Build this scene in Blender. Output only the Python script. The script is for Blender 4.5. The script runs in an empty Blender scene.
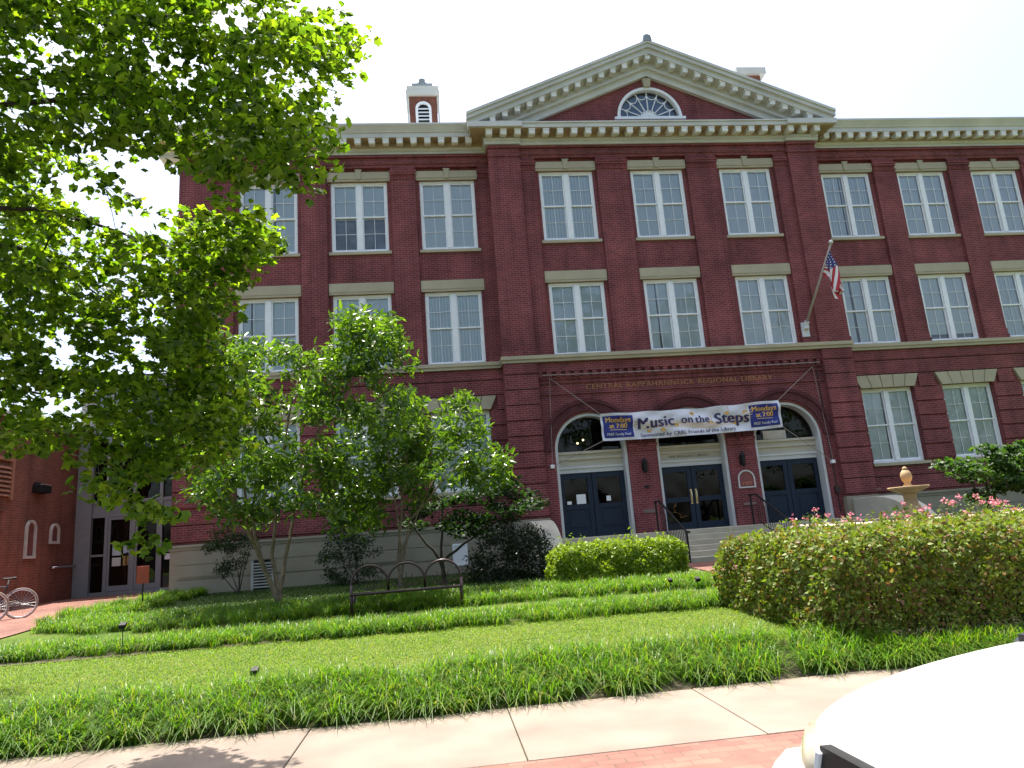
import bpy, math, random
import numpy as np
from mathutils import Vector, Matrix

random.seed(7); rng = np.random.default_rng(11)
R = math.radians
scene = bpy.context.scene
col = scene.collection

# ------------------------------------------------------------------ camera
CAM = np.array([-8.182, -22.593, 1.6]); YAW, PIT, ROL, F = 0.11347, 0.21241, -0.07532, 703.88
_fw = np.array([math.sin(YAW)*math.cos(PIT), math.cos(YAW)*math.cos(PIT), math.sin(PIT)])
_r = np.array([math.cos(YAW), -math.sin(YAW), 0.]); _u = np.cross(_r, _fw)
_r2 = _r*math.cos(ROL)+_u*math.sin(ROL); _u2 = -_r*math.sin(ROL)+_u*math.cos(ROL)
cd = bpy.data.cameras.new('camera'); cam = bpy.data.objects.new('camera', cd); col.objects.link(cam)
cd.sensor_width = 36; cd.lens = F/1024*36; cd.clip_start = .05; cd.clip_end = 3000
cam.matrix_world = Matrix(((_r2[0], _u2[0], -_fw[0], CAM[0]), (_r2[1], _u2[1], -_fw[1], CAM[1]), (_r2[2], _u2[2], -_fw[2], CAM[2]), (0, 0, 0, 1)))
scene.camera = cam

# ------------------------------------------------------------------ light
SUN_EL, SUN_AZ = R(74.5), R(-14)          # azimuth from +Y towards +X: the sun stands behind the building
w = bpy.data.worlds.new('World'); scene.world = w; w.use_nodes = True
nt = w.node_tree; bg = nt.nodes['Background']
sky = nt.nodes.new('ShaderNodeTexSky'); sky.sky_type = 'NISHITA'; sky.sun_disc = False
sky.sun_elevation = SUN_EL; sky.sun_rotation = SUN_AZ; sky.air_density = 1.0; sky.dust_density = 5.2; sky.ozone_density = 1.0
nt.links.new(sky.outputs[0], bg.inputs[0]); bg.inputs[1].default_value = .15
sl = bpy.data.lights.new('sun', 'SUN'); so = bpy.data.objects.new('sun', sl); col.objects.link(so)
sl.energy = 5.0; sl.angle = R(.55); sl.color = (1, .95, .86)
sdir = Vector((math.sin(SUN_AZ)*math.cos(SUN_EL), math.cos(SUN_AZ)*math.cos(SUN_EL), math.sin(SUN_EL)))
so.rotation_euler = sdir.to_track_quat('Z', 'Y').to_euler(); so.location = (0, 0, 40)
scene.view_settings.view_transform = 'Standard'; scene.view_settings.look = 'None'
scene.view_settings.exposure = 1.25; scene.view_settings.gamma = 1
scene.cycles.max_bounces = 8; scene.cycles.transparent_max_bounces = 12; scene.cycles.caustics_reflective = False
scene.cycles.use_denoising = True

# ------------------------------------------------------------------ helpers
def ray(u, v): return _fw+_r2*(u-512)/F-_u2*(v-384)/F
def at(u, v, y):
    d = ray(u, v); return CAM+d*(y-CAM[1])/d[1]
def atx(u, v, x):
    d = ray(u, v); return CAM+d*(x-CAM[0])/d[0]
def project(p):
    d = np.asarray(p)-CAM; z = d@_fw; return 512+F*(d@_r2)/z, 384-F*(d@_u2)/z
def zg(x, y):
    if y < -18.98: return -.12
    if y < -15.35: return 0.
    if y < -14.6: return .2*(y+15.35)/.75
    if y < -6: return .2+.35*(y+14.6)/8.6
    if y < 0: return .55+.05*(y+6)/6
    return .6+.05*min(1, y/2)

def tag(o, label=None, cat=None, group=None, kind=None):
    if label: o['label'] = label
    if cat: o['category'] = cat
    if group: o['group'] = group
    if kind: o['kind'] = kind
    return o
def empty(name, loc, label, cat, group=None):
    o = bpy.data.objects.new(name, None); col.objects.link(o); o.location = loc; o.empty_display_size = .2
    return tag(o, label, cat, group)
def wloc(o):
    v = Vector((0, 0, 0))
    while o: v += o.location; o = o.parent
    return v
def copy_tree(o, parent=None):
    c = o.copy(); col.objects.link(c); c.parent = parent
    for ch in list(o.children): copy_tree(ch, c)
    return c

class MB:
    def __init__(s): s.v = []; s.f = []; s.m = []; s.mi = 0
    def add(s, vs, fs):
        n = len(s.v); s.v += [tuple(map(float, p)) for p in vs]
        for f in fs: s.f.append([i+n for i in f]); s.m.append(s.mi)
        return s
    def box(s, x0, x1, y0, y1, z0, z1):
        return s.add([(x0, y0, z0), (x1, y0, z0), (x1, y1, z0), (x0, y1, z0), (x0, y0, z1), (x1, y0, z1), (x1, y1, z1), (x0, y1, z1)],
                     [(3, 2, 1, 0), (4, 5, 6, 7), (0, 1, 5, 4), (1, 2, 6, 5), (2, 3, 7, 6), (3, 0, 4, 7)])
    def prism(s, poly, axis, a, b):
        """poly: 2D points; axis 0: (y,z) along x; 1: (x,z) along y; 2: (x,y) along z"""
        def P(p, t): return (t, p[0], p[1]) if axis == 0 else (p[0], t, p[1]) if axis == 1 else (p[0], p[1], t)
        n = len(poly); vs = [P(p, a) for p in poly]+[P(p, b) for p in poly]
        fs = [tuple(range(n))[::-1], tuple(range(n, 2*n))]+[(i, (i+1) % n, n+(i+1) % n, n+i) for i in range(n)]
        return s.add(vs, fs)
    def tube(s, pts, r, n=8, cap=True):
        pts = [Vector(p) for p in pts]; rs = r if isinstance(r, (list, tuple)) else [r]*len(pts)
        vs = []; fs = []; up = None
        for i, p in enumerate(pts):
            d = (pts[min(i+1, len(pts)-1)]-pts[max(i-1, 0)])
            if d.length < 1e-9: d = Vector((0, 0, 1))
            d.normalize()
            if up is None: up = Vector((0, 0, 1)) if abs(d.z) < .9 else Vector((0, 1, 0))
            a = d.cross(up)
            if a.length < 1e-6: a = d.cross(Vector((1, .2, 0)))
            a.normalize(); b = a.cross(d); up = b
            for k in range(n):
                t = 2*math.pi*k/n; vs.append(p+a*math.cos(t)*rs[i]+b*math.sin(t)*rs[i])
        for i in range(len(pts)-1):
            for k in range(n): fs.append((i*n+k, i*n+(k+1) % n, (i+1)*n+(k+1) % n, (i+1)*n+k))
        if cap: fs.append(tuple(range(n))); fs.append(tuple(range((len(pts)-1)*n, len(pts)*n))[::-1])
        return s.add(vs, fs)
    def lathe(s, prof, c, n=24, axis=2):
        vs = []; fs = []
        for r_, z in prof:
            for k in range(n):
                t = 2*math.pi*k/n; q = (r_*math.cos(t), r_*math.sin(t), z)
                q = q if axis == 2 else (q[0], z, q[1]) if axis == 1 else (z, q[0], q[1])
                vs.append((c[0]+q[0], c[1]+q[1], c[2]+q[2]))
        for i in range(len(prof)-1):
            for k in range(n): fs.append((i*n+k, i*n+(k+1) % n, (i+1)*n+(k+1) % n, (i+1)*n+k))
        fs.append(tuple(range(n))[::-1]); fs.append(tuple(range((len(prof)-1)*n, len(prof)*n)))
        return s.add(vs, fs)
    def ring(s, xc, zc, r0, r1, y0, y1, a0=0, a1=math.pi, n=24):
        """part of a ring in the XZ plane, extruded in y"""
        vs = []; fs = []
        for i in range(n+1):
            t = a0+(a1-a0)*i/n; c, q = math.cos(t), math.sin(t)
            vs += [(xc+r0*c, y0, zc+r0*q), (xc+r1*c, y0, zc+r1*q), (xc+r1*c, y1, zc+r1*q), (xc+r0*c, y1, zc+r0*q)]
        for i in range(n):
            a = 4*i; b = a+4
            for k in range(4): fs.append((a+k, a+(k+1) % 4, b+(k+1) % 4, b+k))
        fs += [(3, 2, 1, 0), (4*n, 4*n+1, 4*n+2, 4*n+3)]
        return s.add(vs, fs)
    def disc(s, xc, zc, r, y, a0=0, a1=math.pi, n=24):
        return s.add([(xc+r*math.cos(a0+(a1-a0)*i/n), y, zc+r*math.sin(a0+(a1-a0)*i/n)) for i in range(n+1)], [tuple(range(n+1))])
    def build(s, name, m, parent=None, smooth=False, bevel=0, local=False):
        me = bpy.data.meshes.new(name); me.from_pydata(s.v, [], s.f); me.update()
        for q in (m if isinstance(m, (list, tuple)) else [m]): me.materials.append(q)
        me.polygons.foreach_set('material_index', s.m)
        if smooth: me.polygons.foreach_set('use_smooth', [True]*len(me.polygons))
        import bmesh
        b = bmesh.new(); b.from_mesh(me); bmesh.ops.recalc_face_normals(b, faces=b.faces); b.to_mesh(me); b.free()
        o = bpy.data.objects.new(name, me); col.objects.link(o)
        if parent:
            o.parent = parent
            if not local: o.location = -wloc(parent)
        if bevel:
            bv = o.modifiers.new('bevel', 'BEVEL'); bv.width = bevel; bv.segments = 2; bv.limit_method = 'ANGLE'
        return o

def fast_mesh(name, V, faces_n, mats, parent=None, smooth=False, mi=None):
    """V: (N,3); faces_n: (M,k) index array, all faces k-gons"""
    me = bpy.data.meshes.new(name); M, k = faces_n.shape
    me.vertices.add(len(V)); me.vertices.foreach_set('co', np.ascontiguousarray(V, dtype=np.float32).ravel())
    me.loops.add(M*k); me.loops.foreach_set('vertex_index', np.ascontiguousarray(faces_n, dtype=np.int32).ravel())
    me.polygons.add(M); me.polygons.foreach_set('loop_start', np.arange(0, M*k, k, dtype=np.int32))
    if smooth: me.polygons.foreach_set('use_smooth', np.ones(M, dtype=bool))
    for q in (mats if isinstance(mats, (list, tuple)) else [mats]): me.materials.append(q)
    if mi is not None: me.polygons.foreach_set('material_index', mi.astype(np.int32))
    me.update(calc_edges=True); me.validate()
    o = bpy.data.objects.new(name, me); col.objects.link(o)
    if parent: o.parent = parent; o.location = -wloc(parent)
    return o

# ------------------------------------------------------------------ materials
def new_mat(name):
    m = bpy.data.materials.new(name); m.use_nodes = True
    return m, m.node_tree, m.node_tree.nodes['Principled BSDF']
def N(nt, t, **kw):
    n = nt.nodes.new(t)
    for k, v in kw.items():
        if k[0] == 'i' and k[1:].isdigit(): n.inputs[int(k[1:])].default_value = v
        elif k in n.inputs: n.inputs[k].default_value = v
        else: setattr(n, k, v)
    return n
def ramp(nt, stops, fac):
    n = nt.nodes.new('ShaderNodeValToRGB'); e = n.color_ramp.elements
    while len(e) < len(stops): e.new(.5)
    for q, (p, c) in zip(e, stops): q.position = p; q.color = (*c, 1)
    nt.links.new(fac, n.inputs[0]); return n.outputs[0]
def plain(name, c, rough=.6, var=.15, scale=4., metal=0, spec=.5, bump=0, bscale=60):
    """a paint or stone: base colour, mottled a little by noise"""
    m, nt, b = new_mat(name)
    tc = N(nt, 'ShaderNodeTexCoord'); no = N(nt, 'ShaderNodeTexNoise', Scale=scale, Detail=6.)
    nt.links.new(tc.outputs['Object'], no.inputs['Vector'])
    c0 = tuple(max(0, x*(1-var)) for x in c); c1 = tuple(min(1, x*(1+var)) for x in c)
    nt.links.new(ramp(nt, [(.3, c0), (.7, c1)], no.outputs['Fac']), b.inputs['Base Color'])
    b.inputs['Roughness'].default_value = rough; b.inputs['Metallic'].default_value = metal; b.inputs['Specular IOR Level'].default_value = spec
    if bump:
        n2 = N(nt, 'ShaderNodeTexNoise', Scale=bscale, Detail=4.); nt.links.new(tc.outputs['Object'], n2.inputs['Vector'])
        bp = N(nt, 'ShaderNodeBump', Strength=bump, Distance=.02); nt.links.new(n2.outputs['Fac'], bp.inputs['Height']); nt.links.new(bp.outputs[0], b.inputs['Normal'])
    return m
def brick(name, c1, c2, mortar, bw=.21, bh=.07, ms=.009, floor=False, off=.5, rough=.85, stain=.25):
    m, nt, b = new_mat(name)
    g = N(nt, 'ShaderNodeNewGeometry'); sp = N(nt, 'ShaderNodeSeparateXYZ'); nt.links.new(g.outputs['Position'], sp.inputs[0])
    cb = N(nt, 'ShaderNodeCombineXYZ')
    if floor: nt.links.new(sp.outputs[0], cb.inputs[0]); nt.links.new(sp.outputs[1], cb.inputs[1])
    else:
        ad = N(nt, 'ShaderNodeMath', operation='ADD'); nt.links.new(sp.outputs[0], ad.inputs[0]); nt.links.new(sp.outputs[1], ad.inputs[1])
        nt.links.new(ad.outputs[0], cb.inputs[0]); nt.links.new(sp.outputs[2], cb.inputs[1])
    br = N(nt, 'ShaderNodeTexBrick', offset=off); nt.links.new(cb.outputs[0], br.inputs['Vector'])
    br.inputs['Color1'].default_value = (*c1, 1); br.inputs['Color2'].default_value = (*c2, 1); br.inputs['Mortar'].default_value = (*mortar, 1)
    br.inputs['Scale'].default_value = 1; br.inputs['Brick Width'].default_value = bw; br.inputs['Row Height'].default_value = bh
    br.inputs['Mortar Size'].default_value = ms; br.inputs['Mortar Smooth'].default_value = .3; br.inputs['Bias'].default_value = -.1
    no = N(nt, 'ShaderNodeTexNoise', Scale=.7, Detail=8., Roughness=.7); nt.links.new(g.outputs['Position'], no.inputs['Vector'])
    st = ramp(nt, [(.3, (1-stain,)*3), (.7, (1+stain,)*3)], no.outputs['Fac'])
    mx = N(nt, 'ShaderNodeMix', data_type='RGBA', blend_type='MULTIPLY'); mx.inputs[0].default_value = 1
    nt.links.new(br.outputs['Color'], mx.inputs[6]); nt.links.new(st, mx.inputs[7]); 
    # rain streaks and weathering run down the wall
    vm = N(nt, 'ShaderNodeVectorMath', operation='MULTIPLY'); vm.inputs[1].default_value = (2.6, 2.6, .22) if not floor else (.9, .9, 1.); nt.links.new(g.outputs['Position'], vm.inputs[0])
    n3 = N(nt, 'ShaderNodeTexNoise', Scale=1., Detail=5., Roughness=.6); nt.links.new(vm.outputs[0], n3.inputs['Vector'])
    s3 = ramp(nt, [(.32, (.74, .74, .76)), (.52, (1., 1., 1.)), (.75, (1.14, 1.12, 1.1))], n3.outputs['Fac'])
    m3 = N(nt, 'ShaderNodeMix', data_type='RGBA', blend_type='MULTIPLY'); m3.inputs[0].default_value = 1
    nt.links.new(mx.outputs[2], m3.inputs[6]); nt.links.new(s3, m3.inputs[7]); nt.links.new(m3.outputs[2], b.inputs['Base Color'])
    b.inputs['Roughness'].default_value = rough; b.inputs['Specular IOR Level'].default_value = .3
    bp = N(nt, 'ShaderNodeBump', Strength=.5, Distance=.01); bp.invert = True; nt.links.new(br.outputs['Fac'], bp.inputs['Height']); nt.links.new(bp.outputs[0], b.inputs['Normal'])
    return m
def leafmat(name, cols, trans=.45, rough=.45, spec=.4, tgain=(1.5, 1.7, .6)):
    """colour differs from leaf to leaf; light passes through the blade"""
    m, nt, b = new_mat(name); out = nt.nodes['Material Output']
    g = N(nt, 'ShaderNodeNewGeometry')
    c = ramp(nt, [(i/(len(cols)-1), q) for i, q in enumerate(cols)], g.outputs['Random Per Island'])
    nt.links.new(c, b.inputs['Base Color']); b.inputs['Roughness'].default_value = rough; b.inputs['Specular IOR Level'].default_value = spec
    tr = N(nt, 'ShaderNodeBsdfTranslucent'); mc = N(nt, 'ShaderNodeMix', data_type='RGBA', blend_type='MULTIPLY'); mc.inputs[0].default_value = 1
    mc.clamp_result = True
    nt.links.new(c, mc.inputs[6]); mc.inputs[7].default_value = (*tgain, 1); nt.links.new(mc.outputs[2], tr.inputs[0])
    ms = N(nt, 'ShaderNodeMixShader'); ms.inputs[0].default_value = trans
    nt.links.new(b.outputs[0], ms.inputs[1]); nt.links.new(tr.outputs[0], ms.inputs[2]); nt.links.new(ms.outputs[0], out.inputs[0])
    return m
def glassmat(name, tint=(.75, .85, .9), ior=1.6, gain=2.5):
    m, nt, b = new_mat(name); out = nt.nodes['Material Output']
    fr = N(nt, 'ShaderNodeFresnel', IOR=ior); gl = N(nt, 'ShaderNodeBsdfGlossy'); gl.inputs['Roughness'].default_value = .01
    tc = N(nt, 'ShaderNodeTexCoord'); no = N(nt, 'ShaderNodeTexNoise', Scale=1.3, Detail=1.); nt.links.new(tc.outputs['Object'], no.inputs[0])
    bp = N(nt, 'ShaderNodeBump', Strength=.06, Distance=.2); nt.links.new(no.outputs['Fac'], bp.inputs['Height']); nt.links.new(bp.outputs[0], gl.inputs['Normal'])
    tr = N(nt, 'ShaderNodeBsdfTransparent'); tr.inputs[0].default_value = (*tint, 1)
    mu = N(nt, 'ShaderNodeMath', operation='MULTIPLY', i1=gain); nt.links.new(fr.outputs[0], mu.inputs[0]); mu.use_clamp = True
    ms = N(nt, 'ShaderNodeMixShader'); nt.links.new(mu.outputs[0], ms.inputs[0]); nt.links.new(tr.outputs[0], ms.inputs[1]); nt.links.new(gl.outputs[0], ms.inputs[2])
    nt.links.new(ms.outputs[0], out.inputs[0]); return m

M = {}
M['brick'] = brick('facade_brick', (.205, .042, .045), (.138, .027, .032), (.25, .125, .12), stain=.35)
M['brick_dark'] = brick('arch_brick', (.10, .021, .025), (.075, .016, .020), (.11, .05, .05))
M['annex_brick'] = brick('annex_brick', (.235, .07, .044), (.175, .05, .034), (.20, .13, .10))
M['paver'] = brick('paver_brick', (.25, .115, .088), (.175, .08, .065), (.13, .09, .07), .205, .105, .006, floor=True, rough=.9)
M['stone'] = plain('painted_stone', (.27, .24, .175), .75, .12, 1.2, bump=.15)
M['trim'] = plain('trim_paint', (.40, .35, .235), .6, .10, 1.5, bump=.05)
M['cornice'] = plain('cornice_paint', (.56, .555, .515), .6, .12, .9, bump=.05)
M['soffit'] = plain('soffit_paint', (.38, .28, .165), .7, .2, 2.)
M['white'] = plain('white_paint', (.82, .83, .84), .5, .04, 3)
M['modillion'] = plain('modillion_paint', (.72, .71, .67), .6, .08, 2)
M['copper'] = plain('grey_lead', (.24, .27, .30), .6, .15, 3)
M['blue_door'] = plain('blue_door_paint', (.014, .024, .043), .5, .1, 3, spec=.25)
M['glass'] = glassmat('window_glass', (.99, 1., 1.), 1.5, 2.1); M['dark_glass'] = glassmat('dark_glass', (.28, .30, .30), 1.5, .9)
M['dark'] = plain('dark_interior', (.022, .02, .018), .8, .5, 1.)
M['black'] = plain('black_metal', (.012, .012, .013), .6, .2, 10, spec=.25)
M['iron'] = plain('purple_brown_iron', (.035, .016, .019), .35, .15, 12)
M['brass'] = plain('brass', (.75, .6, .35), .3, .1, 8, metal=1)
M['steel'] = plain('steel', (.6, .6, .62), .3, .08, 8, metal=1)
M['alu'] = plain('grey_aluminium_frame', (.23, .235, .24), .45, .06, 5)
M['paper'] = plain('white_paper', (.8, .8, .8), .8, .03, 9)
M['concrete'] = plain('concrete', (.20, .158, .128), .9, .2, 1.3, bump=.25, bscale=90)
M['asphalt'] = plain('asphalt', (.055, .055, .057), .9, .2, 3, bump=.4, bscale=120)
M['steps'] = plain('step_stone', (.44, .40, .30), .8, .12, 2., bump=.1)
M['terracotta'] = plain('fountain_stone', (.44, .29, .15), .75, .2, 5, bump=.2)
M['soil'] = plain('soil', (.05, .04, .022), .95, .4, 6)
M['bark'] = plain('pale_bark', (.20, .15, .10), .85, .35, 9, bump=.6, bscale=40)
M['bark_dark'] = plain('dark_bark', (.055, .043, .035), .9, .35, 9, bump=.6, bscale=40)
M['text_gold'] = plain('gold_lettering', (.32, .135, .05), .6, .2, 5)
M['rope'] = plain('rope', (.30, .24, .22), .8, .1, 9)

def curtain_mat(name, c0, c1, sc):  # flat sheet: shading of folds and slats is put into colour bands
    m, nt, b = new_mat(name)
    tc = N(nt, 'ShaderNodeTexCoord'); wv = N(nt, 'ShaderNodeTexWave', Scale=sc, Distortion=1.2, Detail=1.); wv.bands_direction = 'X'
    nt.links.new(tc.outputs['Object'], wv.inputs['Vector'])
    nt.links.new(ramp(nt, [(.1, c0), (.9, c1)], wv.outputs['Fac']), b.inputs['Base Color']); b.inputs['Roughness'].default_value = .9
    return m
M['blind'] = curtain_mat('vertical_blind', (.64, .79, .90), (.80, .91, .97), 9.)
M['curtain'] = curtain_mat('gathered_curtain', (.70, .83, .93), (.84, .93, .98), 4.5)
M['curtain2'] = curtain_mat('pleated_curtain', (.58, .73, .84), (.82, .92, .98), 3.)
M['room'] = plain('dim_room', (.20, .23, .26), .9, .5, 1.5)
M['shade'] = plain('roller_shade', (.77, .89, .97), .9, .03, 2)

def lawn_mat():
    m, nt, b = new_mat('lawn_ground')
    g = N(nt, 'ShaderNodeNewGeometry'); n1 = N(nt, 'ShaderNodeTexNoise', Scale=1.3, Detail=8.); n2 = N(nt, 'ShaderNodeTexNoise', Scale=45., Detail=3.)
    for n in (n1, n2): nt.links.new(g.outputs['Position'], n.inputs['Vector'])
    mx = N(nt, 'ShaderNodeMath', operation='ADD'); nt.links.new(n1.outputs['Fac'], mx.inputs[0]); nt.links.new(n2.outputs['Fac'], mx.inputs[1])
    hf = N(nt, 'ShaderNodeMath', operation='MULTIPLY', i1=.5); nt.links.new(mx.outputs[0], hf.inputs[0])
    nt.links.new(ramp(nt, [(.36, (.035, .07, .012)), (.5, (.075, .125, .02)), (.62, (.13, .135, .04))], hf.outputs[0]), b.inputs['Base Color'])
    b.inputs['Roughness'].default_value = .95; b.inputs['Specular IOR Level'].default_value = .1
    bp = N(nt, 'ShaderNodeBump', Strength=.8, Distance=.04); nt.links.new(n2.outputs['Fac'], bp.inputs['Height']); nt.links.new(bp.outputs[0], b.inputs['Normal'])
    return m
M['lawn'] = lawn_mat()

# ------------------------------------------------------------------ the ground
xs = [-900, -200, -60, -30, -24, -20, -16, -12, -8, -4, 0, 4, 8, 12, 20, 60, 200, 900]
ys = [-900, -200, -60, -30, -19.05, -18.9, -17.1, -15.35, -15.2, -15, -14.8, -14.6, -14, -13, -12, -11, -10, -9, -8, -7, -6, -4, -2, 0, 2, 6, 20, 60, 200, 900]
V = np.array([(x, y, zg(x, y)-.02) for y in ys for x in xs]); nx = len(xs)
Fq = np.array([(j*nx+i, j*nx+i+1, (j+1)*nx+i+1, (j+1)*nx+i) for j in range(len(ys)-1) for i in range(nx-1)])
tag(fast_mesh('ground', V, Fq, M['lawn']), kind='structure')
m = MB().box(-60, 60, -60, -19.14, -.3, -.115); tag(m.build('street', M['asphalt']), kind='structure')
m = MB()
for i in range(-24, 30):
    x0 = -9.47+i*1.83
    m.box(x0+.0035, x0+1.8265, -17.05, -15.38, -.15, .003+.003*((i*7) % 3))
tag(m.build('sidewalk', M['concrete'], bevel=.008), kind='structure')
m = MB().box(-55, 45, -18.93, -17.055, -.15, 0); tag(m.build('brick_strip', M['paver']), kind='structure')
m = MB()
for i in range(-20, 20): m.box(i*2.4+.005, i*2.4+2.395, -19.135, -18.935, -.3, .006)
tag(m.build('kerb', M['concrete'], bevel=.015), kind='structure')
# brick plaza at the left, laid on the slope
def slab(name, xa, xb, ys_, mat, dz=.006):
    b = MB()
    vs = [(x, y, zg(x, y)+dz) for y in ys_ for x in (xa, xb)]+[(x, y, zg(x, y)-.2) for y in ys_ for x in (xa, xb)]
    n = 2*len(ys_); fs = [(2*j, 2*j+1, 2*j+3, 2*j+2) for j in range(len(ys_)-1)]
    fs += [(n+2*j, n+2*j+2, n+2*j+3, n+2*j+1) for j in range(len(ys_)-1)]
    for j in range(len(ys_)-1): fs += [(2*j, 2*j+2, n+2*j+2, n+2*j), (2*j+1, n+2*j+1, n+2*j+3, 2*j+3)]
    fs += [(0, n, n+1, 1), (n-2, n-1, 2*n-1, 2*n-2)]
    b.add(vs, fs); return tag(b.build(name, mat), kind='structure')
slab('brick_plaza', -26, -16.3, (-10.9, -9, -7.5, -6.01, -3, -.4), M['paver'])
slab('brick_plaza', -20.5, -16.25, (-.395, 0, 1, 2, 3.3), M['paver'])
slab('planting_bed', -20, 5, (-15.37, -15.349, -15.1, -14.8, -14.61, -14.4), M['soil'], -.006)
slab('planting_bed', -20, -3.3, (-11.3, -10.9, -10.4), M['soil'], -.006)
slab('forecourt', -2.3, 6.5, (-8.9, -7.5, -6.01, -4.1), M['paver'])

# ------------------------------------------------------------------ the library
Z1, Z2, Z3, Z4, Z5, Z6, ZD = 13.84, 11.27, 9.76, 7.22, 5.66, 3.08, 1.40
A = (7.37, 10.38, 13.39); S = 3.256; YC = -.49; HB = 1.08; W = .95
lib = empty('library_building', (0, 0, .55), 'three-storey red brick library with a pediment over its three arched entrances', 'building')
wall = MB(); trim = MB(); base = MB(); bases = []; dark_ring = MB()

def upper(y0, centers, xa, xb):
    """two upper storeys of one range: piers standing proud of recessed bays"""
    edges = [xa]+[q for c in centers for q in (c-HB, c+HB)]+[xb]
    for i in range(0, len(edges), 2):
        a, b = edges[i], edges[i+1]
        wall.box(a, b, y0-.22, .4, Z4, 14.30)
        wall.box(a-.03, b+.03, y0-.29, y0-.20, Z4+.002, Z4+.14); wall.box(a-.015, b+.015, y0-.26, y0-.20, Z4+.142, Z4+.36)
        wall.box(a-.015, b+.015, y0-.25, y0-.20, 13.86, 13.92); wall.box(a-.02, b+.02, y0-.265, y0-.20, 14.02, 14.10); wall.box(a-.03, b+.03, y0-.285, y0-.20, 14.10, 14.2)
    for c in centers:
        for s in (-1, 1):
            a, b = sorted((c+s*W, c+s*HB)); wall.box(a, b, y0-.10, .4, Z4, 14.30)
        wall.box(c-W, c+W, y0-.10, .4, Z3, Z2-.1); wall.box(c-W, c+W, y0-.02, .4, Z2-.1, Z2); wall.box(c-W, c+W, y0-.10, .4, Z1, 14.30)
    wall.box(xa, xb, y0-.22, .4, 14.30, 14.82)
    wall.box(xa-.01, xb+.01, y0-.26, y0-.2, 14.42, 14.50); wall.box(xa-.02, xb+.02, y0-.29, y0-.2, 14.66, 14.74)
for s in (-1, 1):
    base = MB(); bases.append(base)
    cs = sorted(s*a for a in A); xa, xb = sorted((s*5.9, s*16.2))
    upper(0, cs, xa, xb)
    a, b = sorted((s*15.1, s*16.203)); wall.box(a, b, -.32, -.2, Z4+.4, 14.40)      # end pilaster
    # ground floor with channelled courses
    ed = [xa]+[q for c in cs for q in (c-W-.02, c+W+.02)]+[xb]
    zk = 2.15
    wall.box(xa, xb, -.16, .4, 2.05, Z6); wall.box(xa, xb, -.16, .4, Z5, 7.0)
    for i in range(0, len(ed), 2): wall.box(ed[i], ed[i+1], -.16, .4, Z6, Z5)
    while zk < 6.9:
        z0, z1 = zk, min(zk+.455, 6.99)
        if z1 <= Z6+.1: wall.box(xa, xb, -.22, -.14, z0, min(z1, Z6-.12))
        elif z0 >= 6.15: wall.box(xa, xb, -.22, -.14, z0, z1)
        else:
            wide = .24 if z0 > Z5-.2 else .01
            for i in range(0, len(ed), 2):
                l = ed[i]+(wide if i else 0); r = ed[i+1]-(wide if i+2 < len(ed) else 0); wall.box(l, r, -.22, -.14, z0, z1)
        zk += .5
    # stone basement
    base.box(xa, xb, -.24, .4, .2, 1.98); base.box(xa, xb, -.31, .4, 1.98, 2.06); base.box(xa, xb, -.28, .4, 1.90, 1.97)
    for z0 in (.62, 1.06, 1.48):
        base.box(xa+.2, xb, -.265, -.2, z0, z0+.40)
    trim.box(xa-.02, xb+.02, -.30, .3, 7.0, 7.10); trim.box(xa-.02, xb+.02, -.34, .3, 7.10, Z4-.003)
# centre block
upper(YC, (-S, 0, S), -4.85, 4.85)
for s in (-1, 1):
    a, b = sorted((s*4.85, s*5.92))
    wall.box(a, b, YC-.33, .4, Z4, 14.745)
    a2, b2 = sorted((s*4.82, s*5.95)); wall.box(a2, b2, YC-.37, -.2, 14.3, 14.38); wall.box(a2, b2, YC-.39, -.2, 14.62, 14.70); wall.box(a2, b2, YC-.40, -.2, Z4, Z4+.15)
    wall.box(a, b, YC-.28, .4, 2.06, 7.0)
    zk = 2.15
    while zk < 6.9:
        wall.box(min(a, b)-.005, max(a, b)+.005, YC-.34, YC-.2, zk, min(zk+.455, 6.99)); zk += .5
    bases[(s+1)//2].box(a-.03, b+.03, YC-.36, .4, .3, 2.06)
trim.box(-5.98, 5.98, YC-.37, .3, 7.0, 7.10); trim.box(-6.0, 6.0, YC-.42, .3, 7.10, Z4-.003)
# arcade
YA = YC-.15; ZS = 4.13; RO = 1.17; DC = (-3.3, 0., 3.3)
def arch_wall(xc, x0, x1, r, zs, zb, zt, y0, y1, n=28):
    wall.box(x0, xc-r, y0, y1, zb, zs); wall.box(xc+r, x1, y0, y1, zb, zs)
    P = [(xc-r*math.cos(math.pi*i/n), zs+r*math.sin(math.pi*i/n)) for i in range(n+1)]
    for (xa, za), (xb, zb_) in zip(P, P[1:]):
        wall.add([(xa, y0, za), (xb, y0, zb_), (xb, y0, zt), (xa, y0, zt), (xa, y1, za), (xb, y1, zb_), (xb, y1, zt), (xa, y1, zt)],
                 [(0, 1, 2, 3), (4, 7, 6, 5), (0, 4, 5, 1), (3, 2, 6, 7)])
    wall.box(x0, xc-r, y0, y1, zs, zt); wall.box(xc+r, x1, y0, y1, zs, zt)
for c, x0, x1 in zip(DC, (-4.85, -1.65, 1.65), (-1.65, 1.65, 4.85)):
    arch_wall(c, x0, x1, RO, ZS, 1.38, 6.99, YA, .305)
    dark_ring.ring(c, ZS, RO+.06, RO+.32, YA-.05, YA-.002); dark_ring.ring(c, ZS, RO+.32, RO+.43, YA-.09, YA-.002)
for x in (-1.65, 1.65):
    wall.box(x-.47, x+.47, YA-.07, YA-.002, 1.382, 1.95); wall.box(x-.46, x+.46, YA-.06, YA-.002, 3.98, 4.10); wall.box(x-.48, x+.48, YA-.085, YA-.002, 4.10, 4.2)
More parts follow.
